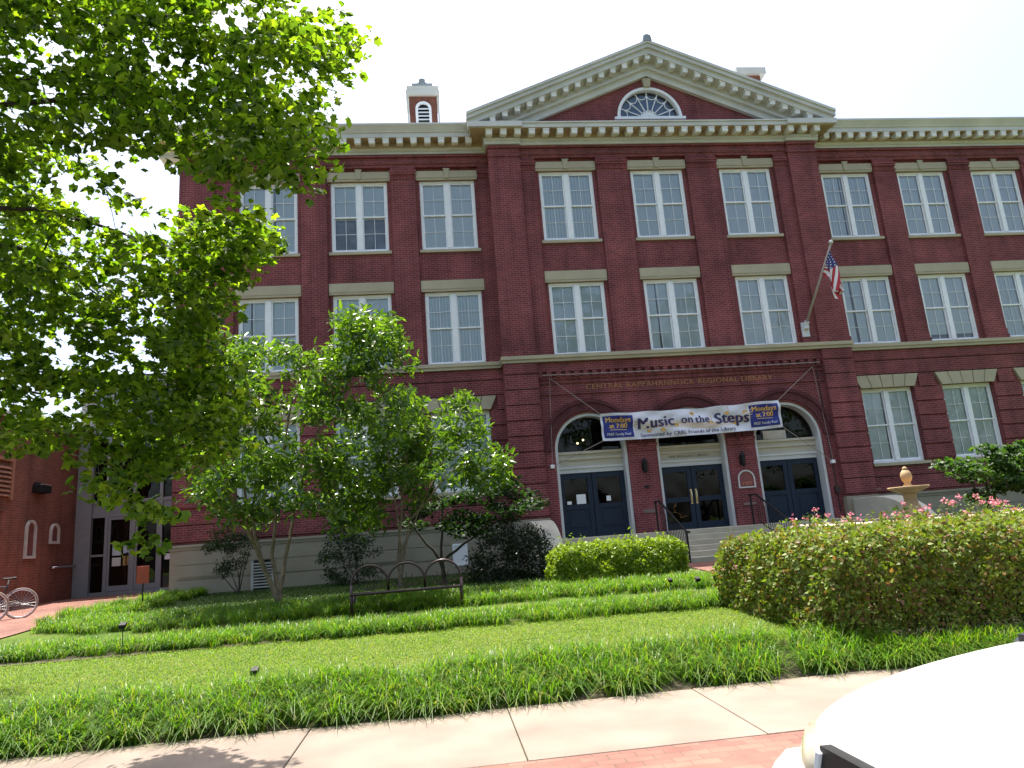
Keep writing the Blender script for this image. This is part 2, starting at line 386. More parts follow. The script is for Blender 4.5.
# corbel table above the inscription
wall.box(-4.845, 4.845, YA-.10, YA-.002, 6.68, 6.985); wall.box(-4.845, 4.845, YA-.05, YA-.002, 6.30, 6.345); wall.box(-4.845, 4.845, YA-.05, YA-.002, 5.93, 5.965)
for i in range(33):
    x = -4.75+i*.2965; wall.box(x-.075, x+.075, YA-.09, YA-.003, 6.5, 6.675)
wall.box(-4.845, 4.845, YA-.055, YA-.0025, 6.44, 6.498)
# sides, rear and roof
wall.box(-16.2, -15.8, .4, 18, .2, 15.0); wall.box(15.8, 16.2, .4, 18, .2, 15.0); wall.box(-15.8, 15.8, 17.6, 18, .2, 15.0)
wall.build('wall', M['brick'], lib)
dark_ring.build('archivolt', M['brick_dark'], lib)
[q.build('stone_base', M['stone'], lib) for q in bases]
trim.build('string_course', M['trim'], lib)
rf = MB().box(-16.2, 16.2, -.2, 18, 15.35, 15.62); 
rf.prism([(-6.5, 15.63), (6.5, 15.63), (0, 18.3)], 1, -.1, 10)
rf.build('roof', M['copper'], lib)

# cornice
cor = MB(); sof = MB(); mods = []
for s in (-1, 1):
    xa, xb = sorted((s*5.9, s*16.9))
    cor.prism([(.2, 14.78), (-.27, 14.78), (-.27, 14.86), (-.31, 14.875), (-.31, 14.93), (-.34, 14.96), (-.34, 15.165), (-.70, 15.17), (-.70, 15.32), (-.74, 15.34), (-.75, 15.38), (-.83, 15.5), (-.87, 15.55), (-.87, 15.61), (.2, 15.70)], 0, xa, xb)
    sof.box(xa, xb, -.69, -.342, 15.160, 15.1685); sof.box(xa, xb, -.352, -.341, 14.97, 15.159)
    n = 22
    for i in range(n): mods.append((s*(6.55+i*.472), -.68, -.345, 14.965, 15.158))
cor.box(-6.02, 6.02, YC-.34, .3, 14.742, 14.86); cor.box(-6.06, 6.06, YC-.37, .3, 14.86, 15.04)
cor.box(-6.52, 6.52, YC-.78, .3, 15.14, 15.29); cor.box(-6.56, 6.56, YC-.82, .3, 15.29, 15.335)
for s in (-1, 1):
    a, b = sorted((s*4.75, s*6.6)); cor.box(a, b, YC-.87, YC-.5, 15.142, 15.332)
    a, b = sorted((s*4.8, s*6.05)); cor.box(a, b, YC-.42, YC-.3, 14.745, 14.865); cor.box(a, b, YC-.45, YC-.3, 14.866, 14.95)
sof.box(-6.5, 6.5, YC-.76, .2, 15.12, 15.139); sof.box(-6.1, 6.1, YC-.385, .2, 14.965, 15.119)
sof_y = YC
for i in range(25): mods.append((-5.88+i*.49, YC-.745, YC-.388, 14.92, 15.118))
mods = [(x, a, b, z0, z1) for x, a, b, z0, z1 in mods]
SL = 2.80/6.6; ZP = 18.5
def rake(o0, o1, yf, yb=.2, xmax=6.62, zmin=15.346):
    xa = min(xmax, (ZP-o0-zmin)/SL); xb = min(xmax, (ZP-o1-zmin)/SL)
    for s in (-1, 1):
        pts = [(0, ZP-o0), (s*xa, max(zmin, ZP-o0-xa*SL)), (s*xb, max(zmin, ZP-o1-xb*SL)), (0, ZP-o1)]
        if xa-xb > .2 and xa < xmax: pts = [(0, ZP-o0), (s*xa, zmin), (s*xb, zmin), (0, ZP-o1)]
        cor.prism(pts, 1, yf, yb)
rake(0, .10, YC-.88); rake(.10, .24, YC-.83); rake(.24, .44, YC-.74); rake(.70, .80, YC-.42); rake(.80, 1.04, YC-.30)
rake(.44, .70, YC-.37)
co = cor.build('cornice', M['cornice'], lib)
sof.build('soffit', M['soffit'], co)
mi = 0
def modillion(x, y0, y1, z0, z1, w_=.10):
    b = MB(); b.prism([(y0, z1), (y0, z0+.01), (y0+.04, z0-.02), (y1, z0+.06), (y1, z1)], 0, x-w_, x+w_)
    b.box(x-w_-.015, x+w_+.015, y0-.012, y1, z1-.05, z1)
    b.build('modillion', M['modillion'], co)
for q in mods: modillion(*q)
for s in (-1, 1):
    for i in range(15):
        x = s*(.0+i*.44)
        if i == 0 and s == 1: continue
        zt = ZP-.44-abs(x)*SL
        if zt-.2 > 15.35: 
            b = MB(); b.prism([(YC-.70, zt-.05), (YC-.70, zt-.20), (YC-.37, zt-.14), (YC-.37, zt-.05)], 0, x-.09, x+.09)
            b.prism([(x-.11, zt-.06-.11*SL*(1 if x <= 0 else -1)), (x+.11, zt-.06+.11*SL*(1 if x <= 0 else -1)), (x+.11, zt-.002+.11*SL*(1 if x < 0 else -1)), (x-.11, zt-.002-.11*SL*(1 if x < 0 else -1))], 1, YC-.71, YC-.37)
            b.build('modillion', M['modillion'], co)
ty = MB(); zt = 15.2; xx = (ZP-1.0-zt)/SL
ZF = 15.86
# tympanum with a half-round opening
n = 24; rr = 1.2; P = [(-rr*math.cos(math.pi*i/n), ZF+rr*math.sin(math.pi*i/n)) for i in range(n+1)]
yt0, yt1 = YC-.16, .1
def topz(x): return ZP-1.0-abs(x)*SL
for (xa, za), (xb, zb) in zip(P, P[1:]):
    ty.add([(xa, yt0, za), (xb, yt0, zb), (xb, yt0, topz(xb)), (xa, yt0, topz(xa)), (xa, yt1, za), (xb, yt1, zb)], [(0, 1, 2, 3), (0, 4, 5, 1)])
for s in (-1, 1): ty.prism([(s*rr, zt), (s*xx, zt), (s*rr, topz(rr))], 1, yt0, yt1)
ty.prism([(-rr, zt), (rr, zt), (rr, ZF), (-rr, ZF)], 1, yt0, yt1)
ty.build('tympanum', M['brick'], lib)
fl = MB(); fl.ring(0, ZF, 1.085, 1.19, YC-.22, YC-.02); fl.box(-1.3, 1.3, YC-.25, YC-.02, ZF-.10, ZF)
fl.ring(0, ZF, .30, .34, YC-.08, YC-.03); fl.ring(0, ZF, .14, .30, YC-.06, YC-.03)
for k in range(1, 8):
    t = math.pi*k/8; fl.prism([(.3*math.cos(t)-.016*math.sin(t), ZF+.3*math.sin(t)+.016*math.cos(t)), (1.06*math.cos(t)-.016*math.sin(t), ZF+1.06*math.sin(t)+.016*math.cos(t)), (1.06*math.cos(t)+.016*math.sin(t), ZF+1.06*math.sin(t)-.016*math.cos(t)), (.3*math.cos(t)+.016*math.sin(t), ZF+.3*math.sin(t)-.016*math.cos(t))], 1, YC-.08, YC-.03)
for k in range(8):
    t = math.pi*(k+.5)/8; fl.ring(.98*math.cos(t), ZF+.98*math.sin(t), .17, .195, YC-.075, YC-.032, t+math.pi*.6, t+math.pi*1.4, 8)
fan = fl.build('fanlight', M['white'], lib)
MB().disc(0, ZF, 1.1, YC-.045).build('pane', M['glass'], fan)
bk = MB().disc(0, ZF, 1.15, YC+.1); o = bk.build('backing', plain('fanlight_dark', (.09, .19, .36), .9, .1), fan)
k = MB().prism([(-.11, ZF+1.17), (.11, ZF+1.17), (.16, ZF+1.5), (-.16, ZF+1.5)], 1, YC-.30, YC-.1); k.build('keystone', M['trim'], fan)
MB().prism([(-.16, 18.45), (.16, 18.45), (.13, 18.66), (0, 18.72), (-.13, 18.66)], 1, YC-.9, YC-.3).build('ridge_cap', M['copper'], lib)

# chimneys
def chimney_tower():
    c = MB().box(-8.58, -7.46, 3.02, 4.1, 15.5, 19.30); ch = c.build('chimney', M['annex_brick'], lib)
    cap = MB().box(-8.70, -7.34, 2.88, 4.2, 19.30, 19.52); cap.box(-8.66, -7.38, 2.92, 4.16, 19.52, 19.72)
    for x in (-8.66, -7.44): cap.box(x, x+.07, 2.97, 3.01, 16.5, 19.3)
    cap.build('cap', M['cornice'], ch)
    le = MB().box(-8.44, -7.6, 3.15, 3.95, 19.72, 20.0); le.prism([(-8.3, 20.0), (-7.74, 20.0), (-7.9, 20.14), (-8.02, 20.26), (-8.14, 20.14)], 1, 3.25, 3.85); le.lathe([(.10, 20.2), (.05, 20.3), (.12, 20.36), (.14, 20.42), (.05, 20.48)], (-8.02, 3.55, 0), 12)
    le.build('lead_top', M['copper'], ch)
    lv = MB().ring(-8.02, 18.70, .22, .32, 2.93, 3.015, 0, math.pi, 12); lv.box(-8.34, -8.24, 2.93, 3.015, 17.6, 18.70); lv.box(-7.8, -7.70, 2.93, 3.015, 17.6, 18.70)
    for i in range(7): lv.prism([(2.95, 17.70+i*.16), (3.0, 17.78+i*.16), (3.0, 17.80+i*.16), (2.95, 17.72+i*.16)], 0, -8.24, -7.8)
    lo = lv.build('louvre', M['white'], ch)
    MB().box(-8.24, -7.8, 3.004, 3.012, 17.6, 18.70).disc(-8.02, 18.70, .22, 3.006).build('backing', M['black'], lo)
chimney_tower()
c = MB().box(5.72, 6.6, 3.2, 4.2, 15.5, 20.35).build('chimney', M['annex_brick'], lib)
MB().box(5.50, 6.82, 3.05, 4.35, 20.36, 20.66).build('cap', M['cornice'], c)

# windows: local origin at the middle of the sill, frame plane y = 0
def make_window(H, kind):
    f = MB(); mw = .075
    f.box(-W, -W+mw, -.05, .12, 0, H); f.box(W-mw, W, -.05, .12, 0, H); f.box(-W+mw, W-mw, -.05, .12, H-.08, H); f.box(-W+mw, W-mw, -.06, .12, 0, .09)
    f.box(-.085, .085, -.07, .12, .09, H-.08)
    panes = []
    for s in (-1, 1):
        a, b = sorted((s*.085, s*(W-mw))); zm = H*.505
        for z0, z1, y in ((.09, zm+.02, .035), (zm-.02, H-.08, -.005)):        # lower sash sits behind the upper one
            f.box(a, a+.045, y-.02, y+.02, z0, z1); f.box(b-.045, b, y-.02, y+.02, z0, z1)
            f.box(a+.045, b-.045, y-.02, y+.02, z0, z0+.05); f.box(a+.045, b-.045, y-.02, y+.02, z1-.045, z1)
            cx = (a+b)/2; cz = (z0+z1)/2
            f.box(cx-.007, cx+.007, y-.012, y+.012, z0+.05, z1-.045)
            f.box(a+.045, cx-.007, y-.012, y+.012, cz-.007, cz+.007); f.box(cx+.007, b-.045, y-.012, y+.012, cz-.007, cz+.007)
            panes.append((a+.045, b-.045, y+.003, z0+.05, z1-.045))
    wo = f.build('window', M['white'], local=True)
    p = MB()
    for a, b, y, z0, z1 in panes: p.add([(a, y, z0), (b, y, z0), (b, y, z1), (a, y, z1)], [(0, 1, 2, 3)])
    p.build('pane', M['glass'], wo, local=True)
    t = MB()
    if kind == 'top':
        t.box(-W-.11, W+.11, -.17, -.02, H+.003, H+.08); t.box(-W-.11, W+.11, -.19, -.02, H+.08, H+.33)
        t.prism([(-.065, H+.05), (.065, H+.05), (.10, H+.38), (-.10, H+.38)], 1, -.22, -.18); t.box(-.12, .12, -.23, -.18, H+.38, H+.41)
    elif kind == 'mid': t.box(-W-.11, W+.11, -.17, -.02, H+.003, H+.08); t.box(-W-.11, W+.11, -.185, -.02, H+.08, H+.39)
    else:
        for i in range(5):
            b0, b1 = -1.0+i*.4+.012, -1.0+(i+1)*.4-.012; k = 1.2
            pr = 0
            t.prism([(b0, H+.003), (b1, H+.003), (b1*k, H+.44+pr), (b0*k, H+.44+pr)], 1, -.27-pr, -.15)
    t.build('lintel', M['trim'], wo, local=True)
    if kind != 'mid': MB().box(-W-.09, W+.09, -.17 if kind == 'top' else -.30, -.05, -.10, -.002).build('sill', M['trim'], wo, local=True)
    cb = MB(); cb.add([(-W, .065, 0), (W, .065, 0), (W, .065, H), (-W, .065, H)], [(0, 1, 2, 3)])
    cb.build('blind', M['blind'], wo, local=True)
    MB().add([(-W, .14, 0), (W, .14, 0), (W, .14, H), (-W, .14, H)], [(0, 1, 2, 3)]).build('room', M['room'], wo, local=True)
    return wo
def backdrop(wo, i, kind):
    """each window has its own blind: gathered curtain, vertical blind or roller shade, some part open"""
    b = [c for c in wo.children if c.name.startswith('blind')][0]
    mt = [M['curtain'], M['blind'], M['shade'], M['curtain2'], M['shade']][(i*3+kind) % 5]
    me = b.data.copy(); me.materials.clear(); me.materials.append(mt); b.data = me
    H = max(v.co.z for v in me.vertices); f = {2: .52, 12: .88}.get(i, 0)
    if f:
        for v in me.vertices:
            if v.co.z < .01: v.co.z = H*(1-f)
    elif i % 3 == 1:                       # curtains drawn a little apart
        x = random.uniform(-.6, .6); g = random.uniform(.03, .09); me.clear_geometry()
        me.from_pydata([(-W, .065, 0), (x-g, .065, 0), (x-g*.5, .065, H), (-W, .065, H), (x+g, .065, 0), (W, .065, 0), (W, .065, H), (x+g*.5, .065, H)], [], [(0, 1, 2, 3), (4, 5, 6, 7)])
protos = {}
win_spots = [(s*a, 0) for a in A for s in (-1, 1)]+[(c, YC) for c in (-S, 0, S)]
i = 0
for kind, (z0, z1), name in ((0, (Z2, Z1), 'top'), (1, (Z4, Z3), 'mid'), (2, (Z6, Z5), 'low')):
    pr = make_window(z1-z0, name)
    for k, (x, y) in enumerate(q for q in win_spots if kind < 2 or q[1] == 0):
        o = pr if k == 0 else copy_tree(pr)
        o.parent = lib; o.location = Vector((x, y, z0))-lib.location
        backdrop(o, i, kind); i += 1

# entrances
def text_mesh(body, size, mat, name, parent, place, extrude=.006, bold=0., ax='center', shear=0, space=1.0):
    cu = bpy.data.curves.new(name, 'FONT'); cu.body = body; cu.size = size; cu.extrude = extrude; cu.align_x = 'CENTER'; cu.align_y = 'CENTER'
    cu.shear = shear; cu.space_character = space; cu.resolution_u = 3
    t = bpy.data.objects.new(name, cu); col.objects.link(t); dg = bpy.context.evaluated_depsgraph_get(); dg.update()
    me = bpy.data.meshes.new_from_object(t.evaluated_get(dg)); col.objects.unlink(t); bpy.data.objects.remove(t); bpy.data.curves.remove(cu)
    vv = [tuple(v.co) for v in me.vertices]; pp = [tuple(p.vertices) for p in me.polygons]; me.clear_geometry(); n_ = len(vv)
    sh = [0.] if bold < .0015 else [-bold, 0., bold]
    me.from_pydata([place(x+d, y+abs(d)*.3, z+i*.0006) for i, d in enumerate(sh) for x, y, z in vv], [], [tuple(q+i*n_ for q in f_) for i in range(len(sh)) for f_ in pp])
    me.materials.clear(); me.materials.append(mat)
    o = bpy.data.objects.new(name, me); col.objects.link(o)
    if parent: o.parent = parent; o.location = -wloc(parent)
    return o
text_mesh('CENTRAL RAPPAHANNOCK REGIONAL LIBRARY', .24, M['text_gold'], 'inscription', lib, lambda x, y, z: (-.12+x*1.10, YA-.012-z, 6.13+y), .006, .004, space=1.12)
YD = YC+.25
for di, c in enumerate(DC):
    fr = MB(); fr.ring(c, ZS, 1.075, 1.165, YA+.06, YD+.06)
    for s in (-1, 1):
        a, b = sorted((c+s*1.075, c+s*1.165)); fr.box(a, b, YA+.06, YD+.06, 1.40, ZS)
    tb_ = MB()
    for z0, z1, y in ((3.42, 3.56, -.04), (3.56, 3.62, -.09), (3.62, 3.84, -.02), (3.84, 3.92, -.08), (3.92, 4.02, -.05), (4.02, 4.10, -.12)): (fr if z0 < 3.6 else tb_).box(c-1.072, c+1.072, YD+y, YD+.05, z0, z1)
    en = fr.build('entrance_doorway', plain('doorway_white_paint', (.58, .59, .58), .5, .05, 2), lib)
    tb_.build('transom_board', plain('transom_cream_paint', (.50, .46, .36), .55, .06, 2), en)
    MB().disc(c, ZS, 1.08, YD+.0).build('lunette_glass', M['dark_glass'], en)
    for s in (-1, 1):
        d = MB(); a, b = sorted((c+s*.008, c+s*1.07)); y0, y1 = YD-.01, YD+.045
        d.box(a, a+.15, y0, y1, 1.41, 3.41); d.box(b-.15, b, y0, y1, 1.41, 3.41); d.box(a+.15, b-.15, y0, y1, 3.24, 3.41); d.box(a+.15, b-.15, y0, y1, 1.41, 1.62)
        d.box(a+.15, b-.15, y0, y1, 2.27, 2.42)
        if di != 1:
            d.box(a+.15, b-.15, y0+.025, y1, 1.62, 2.27); d.box(a+.25, b-.25, y0+.008, y1, 1.72, 2.17)
        le = d.build('door', M['blue_door'], en, bevel=.006)
        g = MB()
        g.add([(a+.15, y0+.03, 2.42), (b-.15, y0+.03, 2.42), (b-.15, y0+.03, 3.24), (a+.15, y0+.03, 3.24)], [(0, 1, 2, 3)])
        if di == 1: g.add([(a+.15, y0+.03, 1.62), (b-.15, y0+.03, 1.62), (b-.15, y0+.03, 2.27), (a+.15, y0+.03, 2.27)], [(0, 1, 2, 3)])
        g.build('pane', M['dark_glass'], le)
        if di == 1:
            xh = c+s*.085; MB().tube([(xh, y0, 2.62), (xh, y0-.07, 2.60), (xh, y0-.075, 2.42), (xh, y0-.07, 2.26), (xh, y0, 2.24)], .017, 8).build('handle', M['brass'], le, smooth=True)
            MB().box(xh-.03, xh+.03, y0-.008, y0-.001, 2.2, 2.66).build('handle_plate', M['brass'], le)
    if di == 0:
        MB().box(c-.55, c-.25, YD-.012, YD-.008, 2.44, 2.74).build('paper_notice', M['paper'], en)
        MB().box(c+.42, c+.56, YD-.012, YD-.008, 2.48, 2.64).build('paper_notice', M['paper'], en)
        MB().box(c-.86, c-.72, YD-.012, YD-.008, 2.44, 2.54).build('paper_notice', M['paper'], en)
    if di == 2:
        MB().box(2.62, 3.42, YD-.03, YD-.012, 4.12, 4.40).build('transom_sign', plain('beige_sign', (.55, .5, .42), .6), en)
        text_mesh('OPEN', .0001, M['text_gold'], 'x', en, lambda x, y, z: (0, 0, 0)) if 0 else None
text_mesh('THE WALLACE LIBRARY', .115, plain('grey_letters', (.22, .19, .15), .6), 'lettering', lib, lambda x, y, z: (x, YD-.03-z, 3.735+y), .004, .002, space=1.15)
# vestibule behind the doors: floor, back wall with a lit lamp or two
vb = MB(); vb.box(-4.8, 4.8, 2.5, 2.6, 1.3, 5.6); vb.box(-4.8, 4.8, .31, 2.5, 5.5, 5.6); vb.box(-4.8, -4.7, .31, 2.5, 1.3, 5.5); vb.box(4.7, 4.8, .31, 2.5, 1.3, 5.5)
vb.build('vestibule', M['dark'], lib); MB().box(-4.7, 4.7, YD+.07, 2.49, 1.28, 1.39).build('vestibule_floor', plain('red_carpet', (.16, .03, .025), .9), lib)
bulb, ntb, bb = new_mat('lit_bulb'); bb.inputs['Emission Color'].default_value = (1, .7, .35, 1); bb.inputs['Emission Strength'].default_value = 6
for x, z in ((-3.42, 4.52), (-3.22, 4.62)): MB().lathe([(.0, -.035), (.03, -.02), (.035, 0), (.03, .02), (0, .035)], (x, .9, z), 10).build('vestibule_lamp', bulb, lib)
# wall lanterns, plaques and small marks on the piers
for x in (-1.66, 1.58):
    b = MB(); y = YA-.004
    b.box(x-.06, x+.06, y-.03, y, 3.3, 3.6); b.tube([(x, y-.02, 3.52), (x, y-.1, 3.56), (x, y-.13, 3.5)], .012, 6)
    b.lathe([(.02, 3.24), (.05, 3.27), (.062, 3.3), (.085, 3.58), (.09, 3.6), (.05, 3.68), (.015, 3.72)], (x, y-.14, 0), 8)
    b.build('wall_lantern', M['black'], lib)
pl = MB(); xc = 1.66; y = YA-.03
pl.ring(xc, 2.85, .24, .285, y-.006, YA-.003, 0, math.pi, 16); pl.box(xc-.285, xc-.24, y-.006, YA-.003, 2.6, 2.85); pl.box(xc+.24, xc+.285, y-.006, YA-.003, 2.6, 2.85); pl.box(xc-.285, xc+.285, y-.006, YA-.003, 2.56, 2.6)
plq = pl.build('plaque', M['cornice'], lib)
MB().disc(xc, 2.85, .24, YA-.015).box(xc-.24, xc+.24, YA-.016, YA-.004, 2.6, 2.85).build('plaque_panel', plain('plaque_red', (.20, .055, .05), .6), plq)
text_mesh('1909', .16, plain('plaque_letters', (.5, .17, .10), .6), 'lettering', plq, lambda x, y, z: (xc+x, YA-.018-z, 2.70+y), .003, .003)
MB().box(1.45, 1.9, YA-.018, YA-.003, 2.02, 2.10).build('name_plate', plain('worn_bronze', (.20, .13, .11), .5), lib)
MB().box(-1.85, -1.45, YA-.018, YA-.003, 2.0, 2.12).build('name_plate', plain('worn_bronze_dark', (.17, .11, .10), .5), lib)
MB().box(-1.7, -1.58, YA-.05, YA-.003, 2.78, 2.86).build('call_box', M['black'], lib)
MB().box(5.95, 6.25, -.235, -.224, 1.98, 2.12) if 0 else None
MB().box(6.1, 6.45, -.24, -.222, 2.2, 2.27).build('cornerstone_mark', plain('pale_mark', (.34, .16, .14), .8), lib)
cdt = MB().tube([(4.66, YA-.03, 1.6), (4.66, YA-.03, 6.3)], .02, 6); cdt.box(4.58, 4.74, YA-.09, YA-.002, 2.2, 2.4); cdt.build('conduit', M['iron'], lib)
for x, z in ((-4.61, 3.63), (4.65, 3.21)): MB().box(x-.06, x+.06, YA-.12, YA-.003, z-.05, z+.06).build('rope_anchor', M['paper'], lib)
# basement vents
vt = MB()
for i in range(9): vt.box(-13.78, -13.25, -.30, -.25, .66+i*.085, .70+i*.085)
vt.box(-13.86, -13.78, -.31, -.24, .6, 1.46); vt.box(-13.25, -13.17, -.31, -.24, .6, 1.46)
v = vt.build('basement_louvre', plain('grey_louvre', (.42, .42, .40), .6), lib); MB().box(-13.78, -13.25, -.275, -.268, .6, 1.46).build('backing', M['black'], v)
bw = MB()
for x in (-7.84, -7.64, -7.42): bw.box(x-.02, x+.02, -.29, -.25, .9, 1.44)
bw.box(-7.86, -7.40, -.29, -.25, 1.44, 1.5); bw.box(-7.86, -7.40, -.29, -.25, .84, .9)
v = bw.build('basement_window', M['white'], lib); MB().box(-7.84, -7.42, -.27, -.266, .9, 1.44).build('pane', M['paper'], v)  # matte white pane: a bright reflection put into its colour
for kx in (8.9, 12.0, -10, -15): MB().box(kx-.9, kx+.9, -.285, -.262, 1.12, 1.42).build('base_panel', M['stone'], lib)

# ------------------------------------------------------------------ steps, cheek walls, rails
st = empty('entrance_steps', (0, -.7, .55), 'broad pale stone steps rising to the three blue arched doors', 'steps')
b = MB(); n = 6; rise = (ZD-.55)/n
b.box(-5.0, 5.0, -2.05, YA-.003, .2, ZD)
for i in range(1, n):
    y1 = -2.05-(i-1)*.36; b.box(-5.0, 5.0, y1-.36, y1-.002, .2, ZD-i*rise)
b.box(-5.0, 5.0, YA-.001, YD+.06, .3, ZD-.002) if 0 else None
b.build('flight', M['steps'], st, bevel=.012)
b = MB().box(-4.7, 4.7, YA-.0, YD+.065, 1.2, ZD+.004); b.build('threshold', M['steps'], st)
for s in (-1, 1):
    x0, x1 = sorted((s*5.01, s*5.62))
    P = [(-.86, .2), (-.86, 1.98), (-1.9, 1.98)]+[(-1.9-2.2*math.sin(t), .70+1.28*math.cos(t)) for t in [math.pi/2*k/12 for k in range(1, 13)]]+[(-4.25, .70), (-4.25, .2)]
    MB().prism(P, 0, x0, x1).build('cheek_wall', plain('cheek_wall_stone', (.46, .45, .37), .75, .1, 2), st, bevel=.02)
for x in (-1.70, 1.30):
    nm = 'left' if x < 0 else 'right'
    rl = empty('handrail', (x, -4.0, .55), 'black iron handrail running up the steps to the left of the middle door' if x < 0 else 'black iron handrail with balusters beside the right doorway steps', 'handrail', 'handrails on the entrance steps')
    y0, y1 = -1.95, -4.0; zt = lambda y: 2.30+(y-y0)/(y1-y0)*(1.30-2.30)
    MB().tube([(x, y0+.5, 2.30), (x, y0, 2.30), (x, y1, 1.38), (x, y1-.22, 1.36)], .028, 8).build('rail', M['black'], rl)
    bt = MB(); bt.tube([(x, y0, 1.50), (x, y1, .74)], .014, 6); nb = 15
    for i in range(nb+1):
        y = y0+(y1-y0)*i/nb; zz = 2.30+(y-y0)/(y1-y0)*(-.92); bt.tube([(x, y, zz-.82), (x, y, zz)], .010, 6)
    bt.build('balusters', M['black'], rl)
    for y, zb_, zt_ in ((y0+.4, ZD, 2.3), (y1, .57, 1.38)): MB().tube([(x, y, zb_), (x, y, zt_)], .03, 8).build('post', M['black'], rl)

# ------------------------------------------------------------------ banner
YB = -1.05
c00, c10, c01, c11 = at(603, 441, YB), at(783, 427, YB), at(600, 414, YB), at(778, 400, YB)
ban = empty('banner', tuple((c00+c10)/2), 'white cloth banner reading Music on the Steps, roped across the entrance arches', 'banner')
def BP(u, v, off=0.):
    p = c00*(1-u)*(1-v)+c10*u*(1-v)+c01*(1-u)*v+c11*u*v
    y = .05*math.sin(u*9+v*3)+.03*math.sin(u*23+v*9)+.014*math.sin(u*47-v*14)+.05*math.sin(math.pi*u)*(v-.5)
    z = -.05*math.sin(math.pi*u)*(1 if 1 else 0)+.012*math.sin(u*31)*v
    return (p[0], p[1]+y-off, p[2]+z)
BL = float(np.linalg.norm(c10-c00)); BH = float(np.linalg.norm(c01-c00))
def patch(u0, u1, v0, v1, off, nu=150, nv=12):
    vs = [BP(u0+(u1-u0)*i/nu, v0+(v1-v0)*j/nv, off) for j in range(nv+1) for i in range(nu+1)]
    return vs, [(j*(nu+1)+i, j*(nu+1)+i+1, (j+1)*(nu+1)+i+1, (j+1)*(nu+1)+i) for j in range(nv) for i in range(nu)]
bm_ = plain('banner_cloth', (.64, .64, .68), .8, .04, 2)
b = MB(); b.add(*patch(0, 1, 0, 1, 0)); b.add(*patch(0, 1, 0, 1, -.004)); cl = b.build('cloth', bm_, ban, smooth=True)
navy = plain('banner_blue', (.018, .028, .20), .7, .05, 3); gold = plain('banner_gold', (.62, .36, .08), .7, .05); ink = plain('banner_ink', (.03, .022, .09), .7, .05); wht = plain('banner_white', (.75, .75, .78), .7, .03)
tan_ = plain('banner_tan', (.66, .46, .24), .7, .05)
def btext(body, u, v, size, mat, bold=0., sp=1.0, sy=1., tilt=0., dy=lambda x: 0):
    text_mesh(body, size, mat, 'lettering', ban, lambda x, y, z: BP(u+x/BL, v+(y*sy+x*tilt+dy(x))/BH, .024+z*.5), .001, bold, space=sp)
for u0 in (.012, .826):
    b = MB(); b.add(*patch(u0, u0+.160, .1, .9, .006, 30, 12)); b.build('blue_box', navy, ban)
    uc = u0+.080
    btext('Mondays', uc, .74, .225, gold, .007); btext('at 7:00', uc, .52, .21, gold, .007); btext('FREE Family Fun!', uc, .22, .112, wht, 0)
    b = MB(); b.add(*patch(u0+.035, u0+.125, .375, .395, .011, 6, 1)); b.build('rule', tan_, ban)
# swirling stave lines and gold notes behind the words
for k in range(4):
    b = MB(); n = 60; vs = []; fs = []
    for i in range(n+1):
        t = i/n; u = .18+.66*t; v = .30+.10*k+.16*math.sin(t*6.5+.5)*(.5+t*.4)+.10*t-.05*k*math.sin(t*3); v = min(.92, max(.1, v))
        vs += [BP(u, v-.012, .006+.0006*k), BP(u, v+.012, .006+.0006*k)]
    b.add(vs, [(2*i, 2*i+2, 2*i+3, 2*i+1) for i in range(n)]); b.build('stave_line', tan_, ban)
for u, v in ((.50, .80), (.405, .42), (.60, .42), (.33, .3), (.70, .72), (.735, .34), (.80, .7), (.26, .28)):
    b = MB(); cxy = BP(u, v, .0095); b.add([(cxy[0]+.075*math.cos(t)*1.2, cxy[1], cxy[2]+.055*math.sin(t)) for t in [math.pi*2*k/12 for k in range(12)]], [tuple(range(12))]); b.add([BP(u+.008, v, .0095), BP(u+.0105, v, .0095), BP(u+.0105, v+.26, .0095), BP(u+.008, v+.26, .0095)], [(0, 1, 2, 3)]); b.build('gold_note', gold, ban)
btext('Music', .296, .56, .50, ink, .02, 1.06, .95, .03, lambda x: .02*math.sin(x*4))
btext('on', .47, .59, .36, ink, .010, 1.08, .95); btext('the', .556, .57, .36, ink, .010, 1.08, .95)
btext('Steps', .724, .51, .50, ink, .02, 1.06, .95, -.01, lambda x: .02*math.sin(x*4+2))
btext('Sponsored by CRRL Friends of the Library', .47, .13, .16, ink, .002, 1.12)
ropes = MB()
an = [(-4.46, YA-.05, 6.48), (4.51, YA-.05, 6.43), (-4.61, YA-.1, 3.63), (4.65, YA-.1, 3.21)]
for (u, v), q in zip(((0, 1), (1, 1), (0, 0), (1, 0)), an): ropes.tube([BP(u, v), q], .011, 6)
ropes.tube([an[0], an[2]], .008, 6); ropes.tube([an[1], an[3]], .008, 6); ropes.tube([(-4.7, YA-.16, 6.56), (0, YA-.16, 6.52), (4.7, YA-.16, 6.54)], .016, 6)
ropes.build('ropes', M['rope'], ban)

